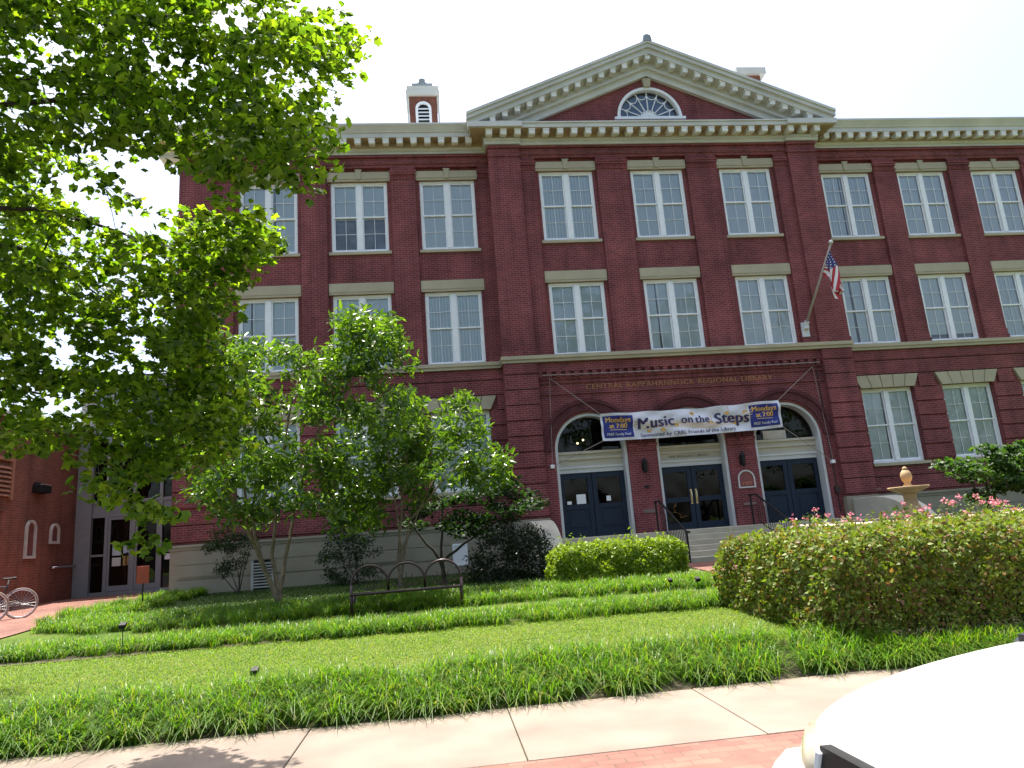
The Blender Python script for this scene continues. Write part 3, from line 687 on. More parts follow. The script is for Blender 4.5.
# ------------------------------------------------------------------ flag and its pole
p0 = np.array([4.44, YC-.24, 7.74]); p1 = at(831, 243, -2.55)
fp = empty('flagpole', tuple(p0), 'slanting grey flagpole bracketed to the brick pier right of the doors', 'flagpole')
MB().tube([p0, p1], [.045, .03], 10).build('pole', plain('grey_pole', (.36, .33, .28), .4, .1), fp, smooth=True)
MB().lathe([(0, -.07), (.05, -.05), (.07, 0), (.05, .05), (0, .07)], p1+np.array([0, 0, .04]), 12).build('finial', plain('white_ball', (.75, .75, .7), .4), fp, smooth=True)
b = MB().box(p0[0]-.12, p0[0]+.12, YC-.30, YC-.223, 7.45, 7.95); b.tube([p0-np.array([0, 0, .0]), p0+(p1-p0)*.09], .085, 10); b.lathe([(.1, -.06), (.1, .06)], p0+np.array([0, -.1, .02]), 10); b.build('bracket', plain('pale_bracket', (.6, .6, .6), .4), fp)
d = (p1-p0)/np.linalg.norm(p1-p0); hoist = .95; fly = 1.55; nu, nv = 36, 26
top = p1-d*.12
fg = MB()
def FP(a, h):   # a along the fly, h along the hoist from the top
    base_ = top-d*hoist*h*(1-.25*a)
    sag = fly*a; ang = h*5.5+a*2.0
    gather = (1-.62*min(1, a*2.2))
    p = top-d*hoist*h*gather
    return (p[0]+.05*a+.13*math.sin(ang*1.7)*min(1, a*3)*(.4+.6*a)+.12*a*h, p[1]+.10*math.cos(ang*2.1)*min(1, a*3), p[2]-sag*.93-.04*math.sin(ang))
vs = [FP(i/nu, j/nv) for j in range(nv+1) for i in range(nu+1)]
red = plain('flag_red', (.42, .03, .045), .8, .05); white = plain('flag_white', (.75, .73, .72), .8, .03); blue = plain('flag_blue', (.03, .04, .16), .8, .05)
n0 = 0; fg.v = [tuple(map(float, q)) for q in vs]
for j in range(nv):
    for i in range(nu):
        stripe = j//2; canton = i < nu*.4 and j < 14
        mi_ = 2 if canton else (0 if stripe % 2 == 0 else 1)
        if canton and (i % 3 == 1) and (j % 3 == 1): mi_ = 1
        fg.f.append([j*(nu+1)+i, j*(nu+1)+i+1, (j+1)*(nu+1)+i+1, (j+1)*(nu+1)+i]); fg.m.append(mi_)
tag(fg.build('flag', [red, white, blue], smooth=True), 'limp red, white and blue striped flag with a starred corner', 'flag')

# ------------------------------------------------------------------ glass link and annex at the left
XA = -20.5
lk = empty('entrance_pavilion', (-18.4, 3.2, .65), 'tall glass entrance in grey metal frames between the two brick buildings', 'entrance')
b = MB(); YL = 3.2; zb, zt = .66, 8.2
xsn = (-20.48, -19.98, -19.78, -18.83, -17.85, -17.6, -17.0, -16.3)
b.box(-20.48, -19.98, YL-.15, YL+.1, zb, zt)
for x in (-19.5, -18.62, -17.74, -17.1): b.box(x-.055, x+.055, YL-.08, YL+.08, zb, zt)
for x0, x1 in ((-19.98, -19.555), (-19.445, -18.675), (-18.565, -17.795), (-17.685, -17.155), (-17.045, -16.3)):
    for z, h in ((zb, .12), (3.25, .10), (3.72, .10), (5.3, .1), (6.8, .1), (8.0, .2)): b.box(x0, x1, YL-.07, YL+.07, z, z+h)
for x0, x1 in ((-19.98, -19.555), (-17.685, -17.155)): b.box(x0, x1, YL-.06, YL+.06, 1.95, 2.02)
for x0, x1 in ((-19.445, -18.675), (-18.565, -17.795)):
    b.box(x0, x1, YL-.05, YL+.05, 3.36, 3.72) if 0 else None
b.build('frame', M['alu'], lk)
g = MB().box(-19.98, -16.3, YL+.005, YL+.011, zb+.12, 8.0); g.build('glazing', M['dark_glass'], lk)
pn = MB().box(-19.98, -16.3, YL-.02, YL+.003, 3.35, 3.72); pn.build('spandrel_panel', M['alu'], lk)
for x0, x1 in ((-19.44, -18.68), (-18.56, -17.8)):
    dm = MB(); dm.box(x0, x0+.07, YL-.06, YL-.01, zb+.13, 3.24); dm.box(x1-.07, x1, YL-.06, YL-.01, zb+.13, 3.24); dm.box(x0+.07, x1-.07, YL-.06, YL-.01, 3.15, 3.24); dm.box(x0+.07, x1-.07, YL-.06, YL-.01, zb+.13, zb+.3)
    dr = dm.build('door', M['alu'], lk)
    xh = x1-.12 if x0 < -19 else x0+.12
    MB().tube([(xh, YL-.05, 1.6), (xh, YL-.13, 1.62), (xh, YL-.13, 2.0), (xh, YL-.05, 2.02)], .018, 8).build('handle', M['black'], dr)
for x0, z0, w_, h_, c_ in ((-19.3, 1.95, .28, .4, (.5, .55, .6)), (-18.95, 2.0, .22, .35, (.45, .5, .55)), (-18.95, 1.6, .22, .32, (.4, .25, .08)), (-19.3, 1.6, .28, .28, (.55, .55, .5))):
    MB().box(x0, x0+w_, YL-.012, YL-.004, z0, z0+h_).build('paper_notice', plain('notice_paper', c_, .8, .1), lk)
MB().box(-17.6, -17.3, YL-.012, YL-.004, 1.7, 1.9).build('paper_notice', M['paper'], lk)
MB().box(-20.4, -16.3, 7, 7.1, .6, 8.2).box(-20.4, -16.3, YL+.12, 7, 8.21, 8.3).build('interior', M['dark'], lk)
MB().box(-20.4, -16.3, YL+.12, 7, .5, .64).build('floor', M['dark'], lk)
# rain pipe or bracket lamp of the entrance
MB().tube([(-19.5, YL-.12, 3.8), (-19.5, YL-.14, 5.0), (-19.42, YL-.3, 5.25), (-19.2, YL-.35, 5.2)], .04, 8).build('goose_neck_lamp', M['steel'], lk)

an_ = empty('annex_building', (-24, 0, .6), 'low orange-red brick annex with arched niches at the left edge', 'building')
b = MB(); b.box(-30, XA, -2.6, 3.0, .3, 6.05); b.box(-30, XA, 3.0, 12, .3, 6.05)
for i in range(4): b.box(XA-.02, XA+.035, -2.6, -.95+.0, 1.5+i*.62, 1.56+i*.62)
b.build('wall', M['annex_brick'], an_)
cp = MB(); cp.box(-30.05, XA+.09, -2.7, 12.05, 6.05, 6.2); cp.build('coping', M['cornice'], an_)
def niche(yc_, z0, zs, r):
    m_ = MB(); n = 14
    def ring_x(r0, r1, xa, xb):
        vs = []; fs = []
        for i in range(n+1):
            t = math.pi*i/n; c_, s_ = math.cos(t), math.sin(t)
            vs += [(xa, yc_+r0*c_, zs+r0*s_), (xa, yc_+r1*c_, zs+r1*s_), (xb, yc_+r1*c_, zs+r1*s_), (xb, yc_+r0*c_, zs+r0*s_)]
        for i in range(n):
            for k_ in range(4): fs.append((4*i+k_, 4*i+(k_+1) % 4, 4*i+4+(k_+1) % 4, 4*i+4+k_))
        m_.add(vs, fs+[(3, 2, 1, 0), (4*n, 4*n+1, 4*n+2, 4*n+3)])
    ring_x(r, r+.07, XA+.003, XA+.07)
    for s in (-1, 1):
        a, b_ = sorted((yc_+s*r, yc_+s*(r+.07))); m_.box(XA+.003, XA+.07, a, b_, z0, zs)
    m_.box(XA+.003, XA+.075, yc_-r-.08, yc_+r+.08, z0-.08, z0)
    nw = m_.build('arched_window', plain('niche_frame', (.5, .47, .42), .6), an_)
    pts = [(yc_-r, z0), (yc_+r, z0)]+[(yc_+r*math.cos(math.pi*i/n), zs+r*math.sin(math.pi*i/n)) for i in range(n+1)]
    MB().add([(XA+.012, a, z) for a, z in pts], [tuple(range(len(pts)))]).build('panel', plain('niche_panel', (.16, .055, .045), .7), nw)
q0, q1, q2 = atx(28, 556, XA), atx(28, 523, XA), atx(53, 543, XA); q3 = atx(53, 527, XA)
niche(float(q0[1]), float(q0[2]), float(q1[2])-.18, .2); niche(float(q2[1]), float(q2[2])+.05, float(q3[2])-.16, .2)
l0 = atx(37, 489, XA)
b = MB().box(XA+.002, XA+.30, l0[1]-.28, l0[1]+.28, l0[2]-.14, l0[2]+.12); b.box(XA+.002, XA+.06, l0[1]-.2, l0[1]+.2, l0[2]+.12, l0[2]+.2); b.build('wall_lamp', M['black'], an_, bevel=.03)
l1 = atx(2, 478, XA); b = MB(); 
for i in range(7): b.prism([(XA+.0, l1[2]-.45+i*.13), (XA+.09, l1[2]-.52+i*.13), (XA+.09, l1[2]-.49+i*.13), (XA+.0, l1[2]-.40+i*.13)], 1, l1[1]-.5, l1[1]+.32)
b.box(XA, XA+.1, l1[1]+.32, l1[1]+.42, l1[2]-.6, l1[2]+.5); b.box(XA, XA+.1, l1[1]-.6, l1[1]-.5, l1[2]-.6, l1[2]+.5); b.box(XA, XA+.1, l1[1]-.6, l1[1]+.42, l1[2]+.5, l1[2]+.6)
b.build('louvre_vent', plain('tan_louvre', (.36, .16, .10), .7), an_)
h0, h1 = atx(50, 568, XA), atx(73, 566, XA)
MB().tube([(XA, h0[1], h0[2]-.02), (XA+.10, h0[1], h0[2]), (XA+.10, h1[1], h1[2]), (XA, h1[1], h1[2])], .035, 8).build('hand_rail', M['steel'], an_, smooth=True)

# ------------------------------------------------------------------ fountain
fx, fy = 2.0, -8.0; zf = 1.36
fo = empty('fountain', (fx, fy, .5), 'sandy stone fountain with a pedestal bowl and pineapple finial behind the hedge', 'fountain')
MB().lathe([(2.05, .3), (2.45, .3), (2.45, .42), (2.38, .5), (2.38, zf-.14), (2.52, zf-.12), (2.52, zf-.02), (2.48, zf), (2.05, zf), (2.05, zf-.4), (2.05, .3)], (fx, fy, 0), 48).build('pool_wall', plain('pool_stone', (.50, .40, .29), .8, .15, 3, bump=.2), fo)
MB().lathe([(0, .9), (2.04, .9), (2.04, .92), (0, .92)], (fx, fy, 0), 32).build('water', plain('fountain_water', (.03, .05, .05), .05, .2, 1), fo)
MB().lathe([(.30, .8), (.30, zf), (.275, zf+.005), (.275, zf+.07), (.235, zf+.10), (.22, zf+.16), (.16, zf+.26), (.125, zf+.38), (.135, zf+.50), (.15, zf+.56), (.1, zf+.58)], (fx, fy, 0), 20).build('pedestal', M['terracotta'], fo, smooth=False)
MB().lathe([(.14, zf+.5), (.2, zf+.53), (.33, zf+.585), (.395, zf+.62), (.41, zf+.64), (.41, zf+.665), (.37, zf+.66), (.2, zf+.60), (.0, zf+.59)], (fx, fy, 0), 28).build('bowl', M['terracotta'], fo, smooth=True)
MB().lathe([(.09, zf+.58), (.085, zf+.70), (.06, zf+.73), (.075, zf+.76), (.1, zf+.80), (.118, zf+.87), (.108, zf+.95), (.07, zf+1.01), (.045, zf+1.03), (.06, zf+1.05), (.03, zf+1.09), (0, zf+1.1)], (fx, fy, 0), 16).build('finial', M['terracotta'], fo, smooth=True)
exec_parts = True
# ------------------------------------------------------------------ plants
def leaf_cloud(name, pts, size, tmpl, mat, parent=None, up=.6, jit=.35, out=None, droop=0.):
    """one leaf-shaped face per point; tmpl: vertices of the blade (x along it, y across, z lift)"""
    tv, tf = tmpl; n = len(pts)
    nrm = rng.normal(size=(n, 3)); nrm /= np.linalg.norm(nrm, axis=1, keepdims=True)
    nrm = nrm*(1-up); nrm[:, 2] += up
    if out is not None: nrm += out
    nrm /= np.linalg.norm(nrm, axis=1, keepdims=True)
    t = rng.normal(size=(n, 3)); t[:, 2] -= droop
    t -= nrm*np.sum(t*nrm, axis=1, keepdims=True); t /= np.linalg.norm(t, axis=1, keepdims=True)
    bnr = np.cross(nrm, t); sc = size*(1+jit*rng.uniform(-1, 1, size=(n, 1)))
    V = pts[:, None, :]+(t*sc)[:, None, :]*tv[None, :, 0:1]+(bnr*sc)[:, None, :]*tv[None, :, 1:2]+(nrm*sc)[:, None, :]*tv[None, :, 2:3]
    k = len(tv); Fa = (tf[None]+(np.arange(n)*k)[:, None, None]).reshape(-1, tf.shape[1])
    return fast_mesh(name, V.reshape(-1, 3), Fa, mat, parent)
T_MAPLE = (np.array([(0, 0, 0), (.30, -.08, .02), (.16, -.46, -.08), (.46, -.36, 0), (.66, -.52, -.10), (.72, -.24, .02), (1.02, 0, -.14), (.72, .24, .02), (.66, .52, -.10), (.46, .36, 0), (.16, .46, -.08), (.30, .08, .02)]),
           np.array([(0, 1, 11, 0)])*0)
T_MAPLE = (T_MAPLE[0], np.array([(0, 1, 2), (1, 3, 2), (0, 1, 11), (0, 11, 10), (11, 9, 10), (1, 3, 5), (3, 4, 5), (5, 6, 7), (7, 8, 9), (7, 9, 11), (1, 5, 7), (1, 7, 11)]))
T_LANCE = (np.array([(0, 0, 0), (.35, -.17, .05), (.75, -.12, .02), (1, 0, -.10), (.75, .12, .02), (.35, .17, .05), (.5, 0, -.02)]), np.array([(0, 1, 6), (1, 2, 6), (2, 3, 6), (3, 4, 6), (4, 5, 6), (5, 0, 6)]))
T_OVAL = (np.array([(0, 0, 0), (.4, -.3, .06), (1, 0, -.05), (.4, .3, .06)]), np.array([(0, 1, 2), (0, 2, 3)]))
def in_poly(u, v, poly):
    ins = False; n = len(poly); j = n-1
    for i in range(n):
        (xi, yi), (xj, yj) = poly[i], poly[j]
        if (yi > v) != (yj > v) and u < (xj-xi)*(v-yi)/(yj-yi)+xi: ins = not ins
        j = i
    return ins
def puffs(n, polys, holes, yr, rr, mind, tries=60000, slope=None):
    """branch-end positions spread through a crown whose outline is given by the polygons, with real depth yr"""
    out = []
    us = [p[0] for q in polys for p in q]; vs = [p[1] for q in polys for p in q]
    for _ in range(tries):
        if len(out) >= n: break
        u = random.uniform(min(us), max(us)); v = random.uniform(min(vs), max(vs))
        if not any(in_poly(u, v, q) for q in polys) or any(in_poly(u, v, q) for q in holes): continue
        p = at(u, v, random.uniform(*yr))
        if any(np.linalg.norm(p-q[0]) < mind for q in out): continue
        out.append((p, random.uniform(*rr)))
    return out
def cloud_points(pf, per, flat=.6, keep=None):
    P = []
    for p, r_ in pf:
        n = int(per*(r_**1.6)); d = rng.normal(size=(n, 3)); d /= np.linalg.norm(d, axis=1, keepdims=True)
        q = d*(rng.uniform(0, 1, size=(n, 1))**.45)*r_; q[:, 2] *= flat
        # leaves gather along a few twigs
        P.append(p+q)
    P = np.concatenate(P)
    if keep is not None: P = P[[keep(*project(x)) if True else True for x in P]]
    return P
def limbs(mb, start, ends, r0, r1, via=None, seg=5, sag=.0, n=7):
    for e in ends:
        s_ = np.array(start, float); e = np.array(e, float); pts = []
        L_ = np.linalg.norm(e-s_); off = rng.normal(size=3)*.07*L_; wob = rng.normal(size=3)*.018*L_
        for i in range(seg+1):
            t = i/seg; pts.append(s_*(1-t)+e*t+off*math.sin(math.pi*t)+wob*math.sin(t*11)*(1-t)+np.array([0, 0, sag*L_*math.sin(math.pi*t)]))
        mb.tube(pts, [r0+(r1-r0)*i/seg for i in range(seg+1)], n)
def twigs_to(mb, nodes, pf, r0=.02, r1=.006):
    """grow towards every leaf cluster from the nearest wood already there, so that twigs branch off twigs"""
    nd = [np.array(q, float) for q in nodes]; lv = [r0]*len(nd); left = list(pf)
    P = np.array([p for p, _ in left]); D = np.linalg.norm(P[:, None]-np.array(nd)[None], axis=2); best = D.argmin(1); bd = D.min(1)
    open_ = np.ones(len(left), bool)
    while open_.any():
        i = int(np.where(open_, bd, 1e9).argmin()); open_[i] = False; q = nd[best[i]]; p = P[i]; r_ = lv[best[i]]
        L_ = np.linalg.norm(p-q); mid = (p+q)/2+np.array([0, 0, .07*L_])+rng.normal(size=3)*.05*L_; r2_ = max(r1, r_*.72)
        mb.tube([q, mid, p], [r_*.9, (r_+r2_)*.45, r2_*.9], 5)
        for k_ in (mid, p):
            nd.append(k_); lv.append(r2_); d = np.linalg.norm(P-k_, axis=1); m_ = d < bd; bd[m_] = d[m_]; best[m_] = len(nd)-1

# --- the big maple at the left, trunk just outside the picture
maple_mat = leafmat('maple_leaf', [(.045, .09, .012), (.075, .135, .014), (.11, .175, .018), (.15, .21, .022)], .58, .4, .4, (2.4, 2.5, .6))
PA = [(-60, -70), (268, -70), (272, 0), (285, 20), (312, 28), (346, 42), (340, 65), (322, 100), (308, 130), (330, 150), (320, 165), (312, 182), (292, 186), (274, 168), (262, 150), (246, 138), (238, 170), (215, 192), (182, 160), (140, 160), (120, 148), (95, 140), (70, 150), (-60, 150)]
PB = [(-60, 130), (75, 150), (92, 178), (138, 200), (152, 218), (195, 220), (222, 208), (258, 222), (284, 236), (274, 248), (250, 258), (236, 285), (216, 308), (203, 335), (226, 372), (240, 412), (226, 448), (196, 462), (170, 470), (130, 452), (90, 430), (40, 436), (-60, 450)]
PC = [(75, 430), (180, 460), (165, 500), (150, 545), (125, 552), (112, 520), (92, 480)]
HO = [[(85, 148), (135, 150), (182, 184), (180, 212), (158, 208), (112, 182)], [(208, 8), (250, 2), (246, 30), (214, 36)], [(42, 325), (74, 330), (74, 378), (50, 366)], [(125, 335), (150, 338), (148, 362), (130, 360)], [(40, 392), (70, 395), (72, 418), (46, 412)]]
PD = [(200, 232), (222, 212), (258, 224), (284, 238), (268, 254), (246, 262), (234, 290), (214, 312), (205, 335), (228, 372), (240, 412), (226, 444), (196, 458), (172, 430), (180, 370), (165, 320), (170, 270)]
pf = puffs(120, [PA], HO, (-17.5, -16.2), (.25, .44), .3)+puffs(105, [PB], HO, (-16.8, -15.4), (.24, .42), .3)+puffs(66, [PD], [], (-15.9, -15.0), (.16, .28), .18)
pf += puffs(14, [PC], [], (-16.7, -16.1), (.16, .25), .18)
pf += puffs(16, [[(-60, 150), (70, 160), (90, 200), (80, 320), (-60, 330)]], HO, (-13.2, -11.6), (.4, .6), .5)      # limbs reaching over the lawn
for _ in range(30):
    d = rng.normal(size=3); d /= np.linalg.norm(d); q = np.array([-13.4, -17.0, 6.4])+d*np.array([3.2, 3.4, 3.4])*random.uniform(.5, 1)
    u, v = project(q)
    if q[2] > 3 and q[0] < -9.8 and q[1] > -20.3 and not (u > -40 and v > -60): pf.append((q, random.uniform(.4, .62)))
mt = empty('maple_tree', (-13.7, -18.0, 0), 'large leafy maple whose branches fill the upper left corner', 'tree')
def keepm(u, v):
    return not (u > -30 and (any(in_poly(u, v, h) for h in HO) and random.random() < .8))
pts = cloud_points(pf, 450, .5, keepm)
leaf_cloud('crown', pts, .078, T_MAPLE, maple_mat, mt, .5, .45)
tb = MB(); base_ = np.array([-13.7, -18.0, -.1])
tb.tube([base_, base_+[.03, 0, .8], base_+[.08, .1, 2.2], base_+[.2, .2, 3.8], base_+[.3, .3, 6], base_+[.4, .3, 9]], [.26, .19, .165, .14, .09, .03], 12)
nodes = [base_+[.2, .2, 3.8], base_+[.3, .3, 6], base_+[.1, .1, 2.6]]
for e, h_ in ((at(105, 300, -15.3), 3.2), (at(190, 255, -15.2), 3.9), (at(62, 398, -15.6), 2.4), (at(200, 95, -16.4), 4.6), (at(285, 75, -16.2), 5.0), (at(120, 30, -16.5), 5.8), (at(40, 240, -12.6), 3.9)):
    s_ = base_+[.18, .2, h_]; limbs(tb, s_, [e], .042, .008, seg=9, sag=.10)
    for t in (.5, .65, .8, .9, 1.): nodes.append(s_*(1-t)+np.array(e)*t+np.array([0, 0, .05]))
twigs_to(tb, nodes, pf, .010, .003)
tb.build('trunk', M['bark_dark'], mt, smooth=True)

# --- two small multi-stemmed trees with glossy leaves
def small_tree(name, root, label, stems, polys, holes, n, yr, per, size, mat, barkm, rr=(.30, .5), mind=.28, flat=.75, r0=.05, up=.35, tm=T_LANCE, twig=.010):
    t = empty(name, tuple(root), label, 'tree'); mb = MB(); nodes = []
    for pix in stems:
        pts_ = [np.array(root, float)]+[at(u, v, y) for u, v, y in pix]
        dense = []
        for a, b_ in zip(pts_, pts_[1:]):
            for i in range(3): dense.append(a*(1-i/3)+b_*i/3+rng.normal(size=3)*.015)
        dense.append(pts_[-1]); k_ = len(dense)
        mb.tube(dense, [r0*(1-.8*i/(k_-1)) for i in range(k_)], 8); nodes += dense[k_//3:]
    pf_ = puffs(n, polys, holes, yr, rr, mind)
    twigs_to(mb, nodes, pf_, twig, .003)
    leaf_cloud('crown', cloud_points(pf_, per, flat), size, tm, mat, t, up, .35)
    mb.build('trunk', barkm, t, smooth=True); return t
glossy = leafmat('glossy_leaf', [(.032, .072, .010), (.052, .108, .013), (.085, .155, .018), (.13, .21, .03)], .42, .28, .6, (2.0, 2.1, .6))
def gz(x, y): return (x, y, zg(x, y))
small_tree('bay_tree', gz(-11.55, -7.0), 'broad leafy multi-stemmed tree with tan trunks behind the liriope border', 
    [[(262, 560, -7.0), (248, 500, -6.8), (232, 440, -6.6), (225, 390, -6.4)], [(272, 555, -6.9), (277, 500, -6.6), (285, 430, -6.4), (300, 372, -6.2)], [(285, 560, -6.8), (296, 500, -6.3), (318, 430, -6.2), (352, 365, -6.2)], [(262, 565, -7.1), (245, 520, -7.6), (215, 470, -7.9), (190, 440, -7.9)]],
    [[(205, 352), (232, 338), (262, 350), (290, 338), (318, 352), (340, 322), (360, 314), (392, 318), (408, 350), (398, 378), (416, 396), (420, 440), (402, 480), (385, 520), (345, 528), (300, 512), (262, 524), (226, 520), (178, 505), (160, 455), (182, 395)]], [[(292, 520), (330, 500), (330, 535), (290, 535)]],
    165, (-8.3, -5.2), 400, .18, glossy, M['bark'])
small_tree('bay_tree', gz(-9.15, -6.8), 'slender airy tree with pale twin stems rising behind the iron bench',
    [[(399, 540, -6.8), (402, 490, -6.7), (410, 440, -6.5), (425, 405, -6.4)], [(404, 545, -6.6), (424, 500, -6.3), (446, 455, -6.2), (466, 415, -6.2)], [(402, 545, -6.9), (392, 490, -7.2), (388, 440, -7.2)], [(410, 520, -6.5), (452, 470, -6.6), (496, 462, -6.7)]],
    [[(392, 412), (420, 402), (446, 392), (470, 388), (474, 418), (496, 446), (508, 468), (494, 490), (466, 484), (440, 500), (412, 508), (392, 480)]], [],
    52, (-7.7, -5.6), 430, .17, glossy, M['bark'], rr=(.24, .38), mind=.26, r0=.032)
dkleaf = leafmat('dark_leaf', [(.012, .03, .010), (.02, .045, .014), (.03, .06, .018)], .3, .5, .3)
jap = leafmat('japanese_maple_leaf', [(.014, .036, .011), (.022, .052, .014), (.036, .074, .018)], .4, .5, .3, (1.5, 1.8, .6))
small_tree('japanese_maple_tree', gz(-8.15, -4.6), 'dark layered maple shading the wall between bench and steps',
    [[(441, 560, -4.6), (442, 520, -4.5), (448, 490, -4.4)], [(442, 562, -4.6), (462, 545, -4.4), (500, 520, -4.2), (530, 505, -4.1)], [(440, 560, -4.7), (420, 535, -4.8), (405, 515, -4.9)]],
    [[(400, 512), (430, 497), (480, 490), (545, 492), (540, 505), (515, 516), (500, 528), (470, 538), (440, 524), (410, 528)], [(470, 495), (525, 470), (515, 500)]], [(0, 0)] and [],
    50, (-5.4, -3.4), 330, .095, jap, M['bark_dark'], rr=(.26, .45), mind=.25, flat=.34, r0=.05, up=.55, tm=T_MAPLE)
jap2 = leafmat('green_maple_leaf', [(.025, .065, .018), (.04, .09, .02), (.07, .125, .025)], .4, .5, .3, (1.6, 1.8, .6))
small_tree('japanese_maple_tree', gz(5.35, -6.0), 'dark green layered maple in front of the right wing windows',
    [[(990, 500, -6.0), (985, 475, -5.9), (980, 450, -5.8)], [(990, 502, -6.0), (1004, 480, -6.1), (1015, 455, -6.2)], [(988, 505, -6.), (968, 480, -6.2), (950, 470, -6.3)]],
    [[(940, 470), (958, 452), (976, 448), (985, 436), (1000, 444), (1024, 440), (1060, 450), (1060, 480), (1024, 490), (1000, 488), (980, 500), (968, 482)]], [],
    46, (-7.0, -5.0), 430, .11, jap2, M['bark_dark'], rr=(.24, .42), mind=.26, flat=.34, r0=.045, up=.55, tm=T_MAPLE)

def bush(name, label, pf_, per, size, mat, root, tm=T_OVAL, flat=.8, up=.35, stems=6, cat='shrub', grp=None, r0=.02, bark=None):
    t = empty(name, tuple(root), label, cat, grp); mb = MB()
    nodes = [np.array(root)+np.array([0, 0, .1])]
    for i in range(stems):
        e = pf_[int(i*len(pf_)/stems)][0]; limbs(mb, root, [e], r0, .005, seg=4); nodes += [np.array(root)*.5+np.array(e)*.5]
    twigs_to(mb, nodes, pf_, .006, .003)
    leaf_cloud('foliage', cloud_points(pf_, per, flat), size, tm, mat, t, up); mb.build('stem', bark or M['bark_dark'], t); return t
bush('upright_shrub', 'thin dark shrub against the stone base, left of the louvre', puffs(26, [[(208, 545), (216, 528), (236, 524), (256, 536), (258, 556), (246, 575), (232, 585), (218, 570)]], [], (-1.9, -.9), (.16, .28), .16), 900, .085, dkleaf, gz(-13.9, -1.4), T_LANCE)
bush('upright_shrub', 'airy dark shrub against the stone base, behind the bench', puffs(36, [[(312, 545), (330, 530), (356, 528), (375, 540), (378, 570), (364, 592), (340, 592), (325, 570)]], [], (-2.0, -.9), (.18, .3), .18), 900, .085, dkleaf, gz(-10.6, -1.5), T_LANCE)
bush('evergreen_shrub', 'dense dark evergreen shrub in shade beside the left cheek wall', puffs(80, [[(470, 590), (474, 556), (490, 534), (515, 526), (540, 535), (553, 560), (550, 590)]], [], (-5.2, -3.6), (.26, .4), .24), 620, .07, leafmat('dark_evergreen_leaf', [(.010, .02, .010), (.016, .03, .012)], .2), gz(-6.7, -4.4))

# --- clipped hedges
def hedge(name, label, x0, x1, y0, y1, zt, per_m2, size, mat, rad=.25, lump=.08, shoots=0):
    xm, ym = (x0+x1)/2, (y0+y1)/2
    t = empty(name, (xm, ym, zg(xm, ym)), label, 'hedge')
    A_ = [((x1-x0)*(y1-y0)), (x1-x0)*(zt-.3), (x1-x0)*(zt-.3), (y1-y0)*(zt-.3), (y1-y0)*(zt-.3)]
    P = []; O = []
    for k_, ar in enumerate(A_):
        n = int(ar*per_m2); a = rng.uniform(size=n); b_ = rng.uniform(size=n); zb_ = zg(xm, ym)+.03
        if k_ == 0: q = np.stack([x0+(x1-x0)*a, y0+(y1-y0)*b_, np.full(n, zt)], 1); o_ = (0, 0, 1)
        elif k_ < 3: q = np.stack([x0+(x1-x0)*a, np.full(n, (y0, y1)[k_-1]), zb_+(zt-zb_)*b_], 1); o_ = (0, (-1, 1)[k_-1], 0)
        else: q = np.stack([np.full(n, (x0, x1)[k_-3]), y0+(y1-y0)*a, zb_+(zt-zb_)*b_], 1); o_ = ((-1, 1)[k_-3], 0, 0)
        P.append(q); O.append(np.tile(np.array(o_, float), (n, 1)))
    P = np.concatenate(P); O = np.concatenate(O)
    # round the edges: pull points of the box on to a rounded box, then roughen
    c = np.stack([np.clip(P[:, 0], x0+rad, x1-rad), np.clip(P[:, 1], y0+rad, y1-rad), np.minimum(P[:, 2], zt-rad)], 1)
    d = P-c; L_ = np.linalg.norm(d, axis=1, keepdims=True); P = c+d/np.maximum(L_, 1e-6)*rad
    O = d/np.maximum(L_, 1e-6)
    nz = sum(np.sin(P[:, 0]*f1+i)*np.sin(P[:, 1]*f1*1.1+2*i)*np.sin(P[:, 2]*f1*1.3+i*1.7+1) for i, f1 in enumerate((3.1, 5.7, 9.3)))/1.6
    depth = rng.exponential(.05, size=len(P)); depth = np.minimum(depth, .3)
    low = np.clip((P[:, 2]-zg(xm, ym))/.25, 0, 1); 
    P = P+O*(nz*lump+.02-depth)[:, None]+rng.normal(size=P.shape)*.012
    # new shoots standing above the clipped top
    ns = int((x1-x0)*(y1-y0)*16); sx = np.stack([rng.uniform(x0+.1, x1-.1, ns), rng.uniform(y0+.1, y1-.1, ns), np.full(ns, zt-.03)], 1)
    sh = []
    for q in sx:
        k_ = random.randint(5, 12); d = rng.normal(size=3)*.35+np.array([0, 0, 1.]); L_ = random.uniform(.08, .22)
        sh.append(q+d*np.linspace(0, L_, k_)[:, None]+rng.normal(size=(k_, 3))*.018)
    sh = np.concatenate(sh); P = np.concatenate([P, sh]); O = np.concatenate([O, np.tile([0, 0, .4], (len(sh), 1))])
    leaf_cloud('foliage', P, size, T_OVAL, mat, t, .25, .4, out=O*.5)
    # twiggy inside
    mb = MB()
    nb = int((x1-x0)*(y1-y0)*22)
    for _ in range(nb):
        x, y = random.uniform(x0+.2, x1-.2), random.uniform(y0+.15, y1-.15); z0 = zg(x, y)
        mb.tube([(x, y, z0-.05), (x+random.uniform(-.1, .1), y+random.uniform(-.1, .1), z0+.4*(zt-z0)), (x+random.uniform(-.3, .3), y+random.uniform(-.3, .3), zt-.08)], [.012, .009, .003], 5)
    mb.build('stem', M['bark_dark'], t)
    # inner leaves make it opaque
    n = int((x1-x0)*(y1-y0)*(zt-.3)*per_m2*.55)
    q = np.stack([rng.uniform(x0+.12, x1-.12, n), rng.uniform(y0+.12, y1-.12, n), rng.uniform(zg(xm, ym)+.05, zt-.1, n)], 1)
    leaf_cloud('inner_foliage', q, size*1.35, T_OVAL, mat, t, .2); return t
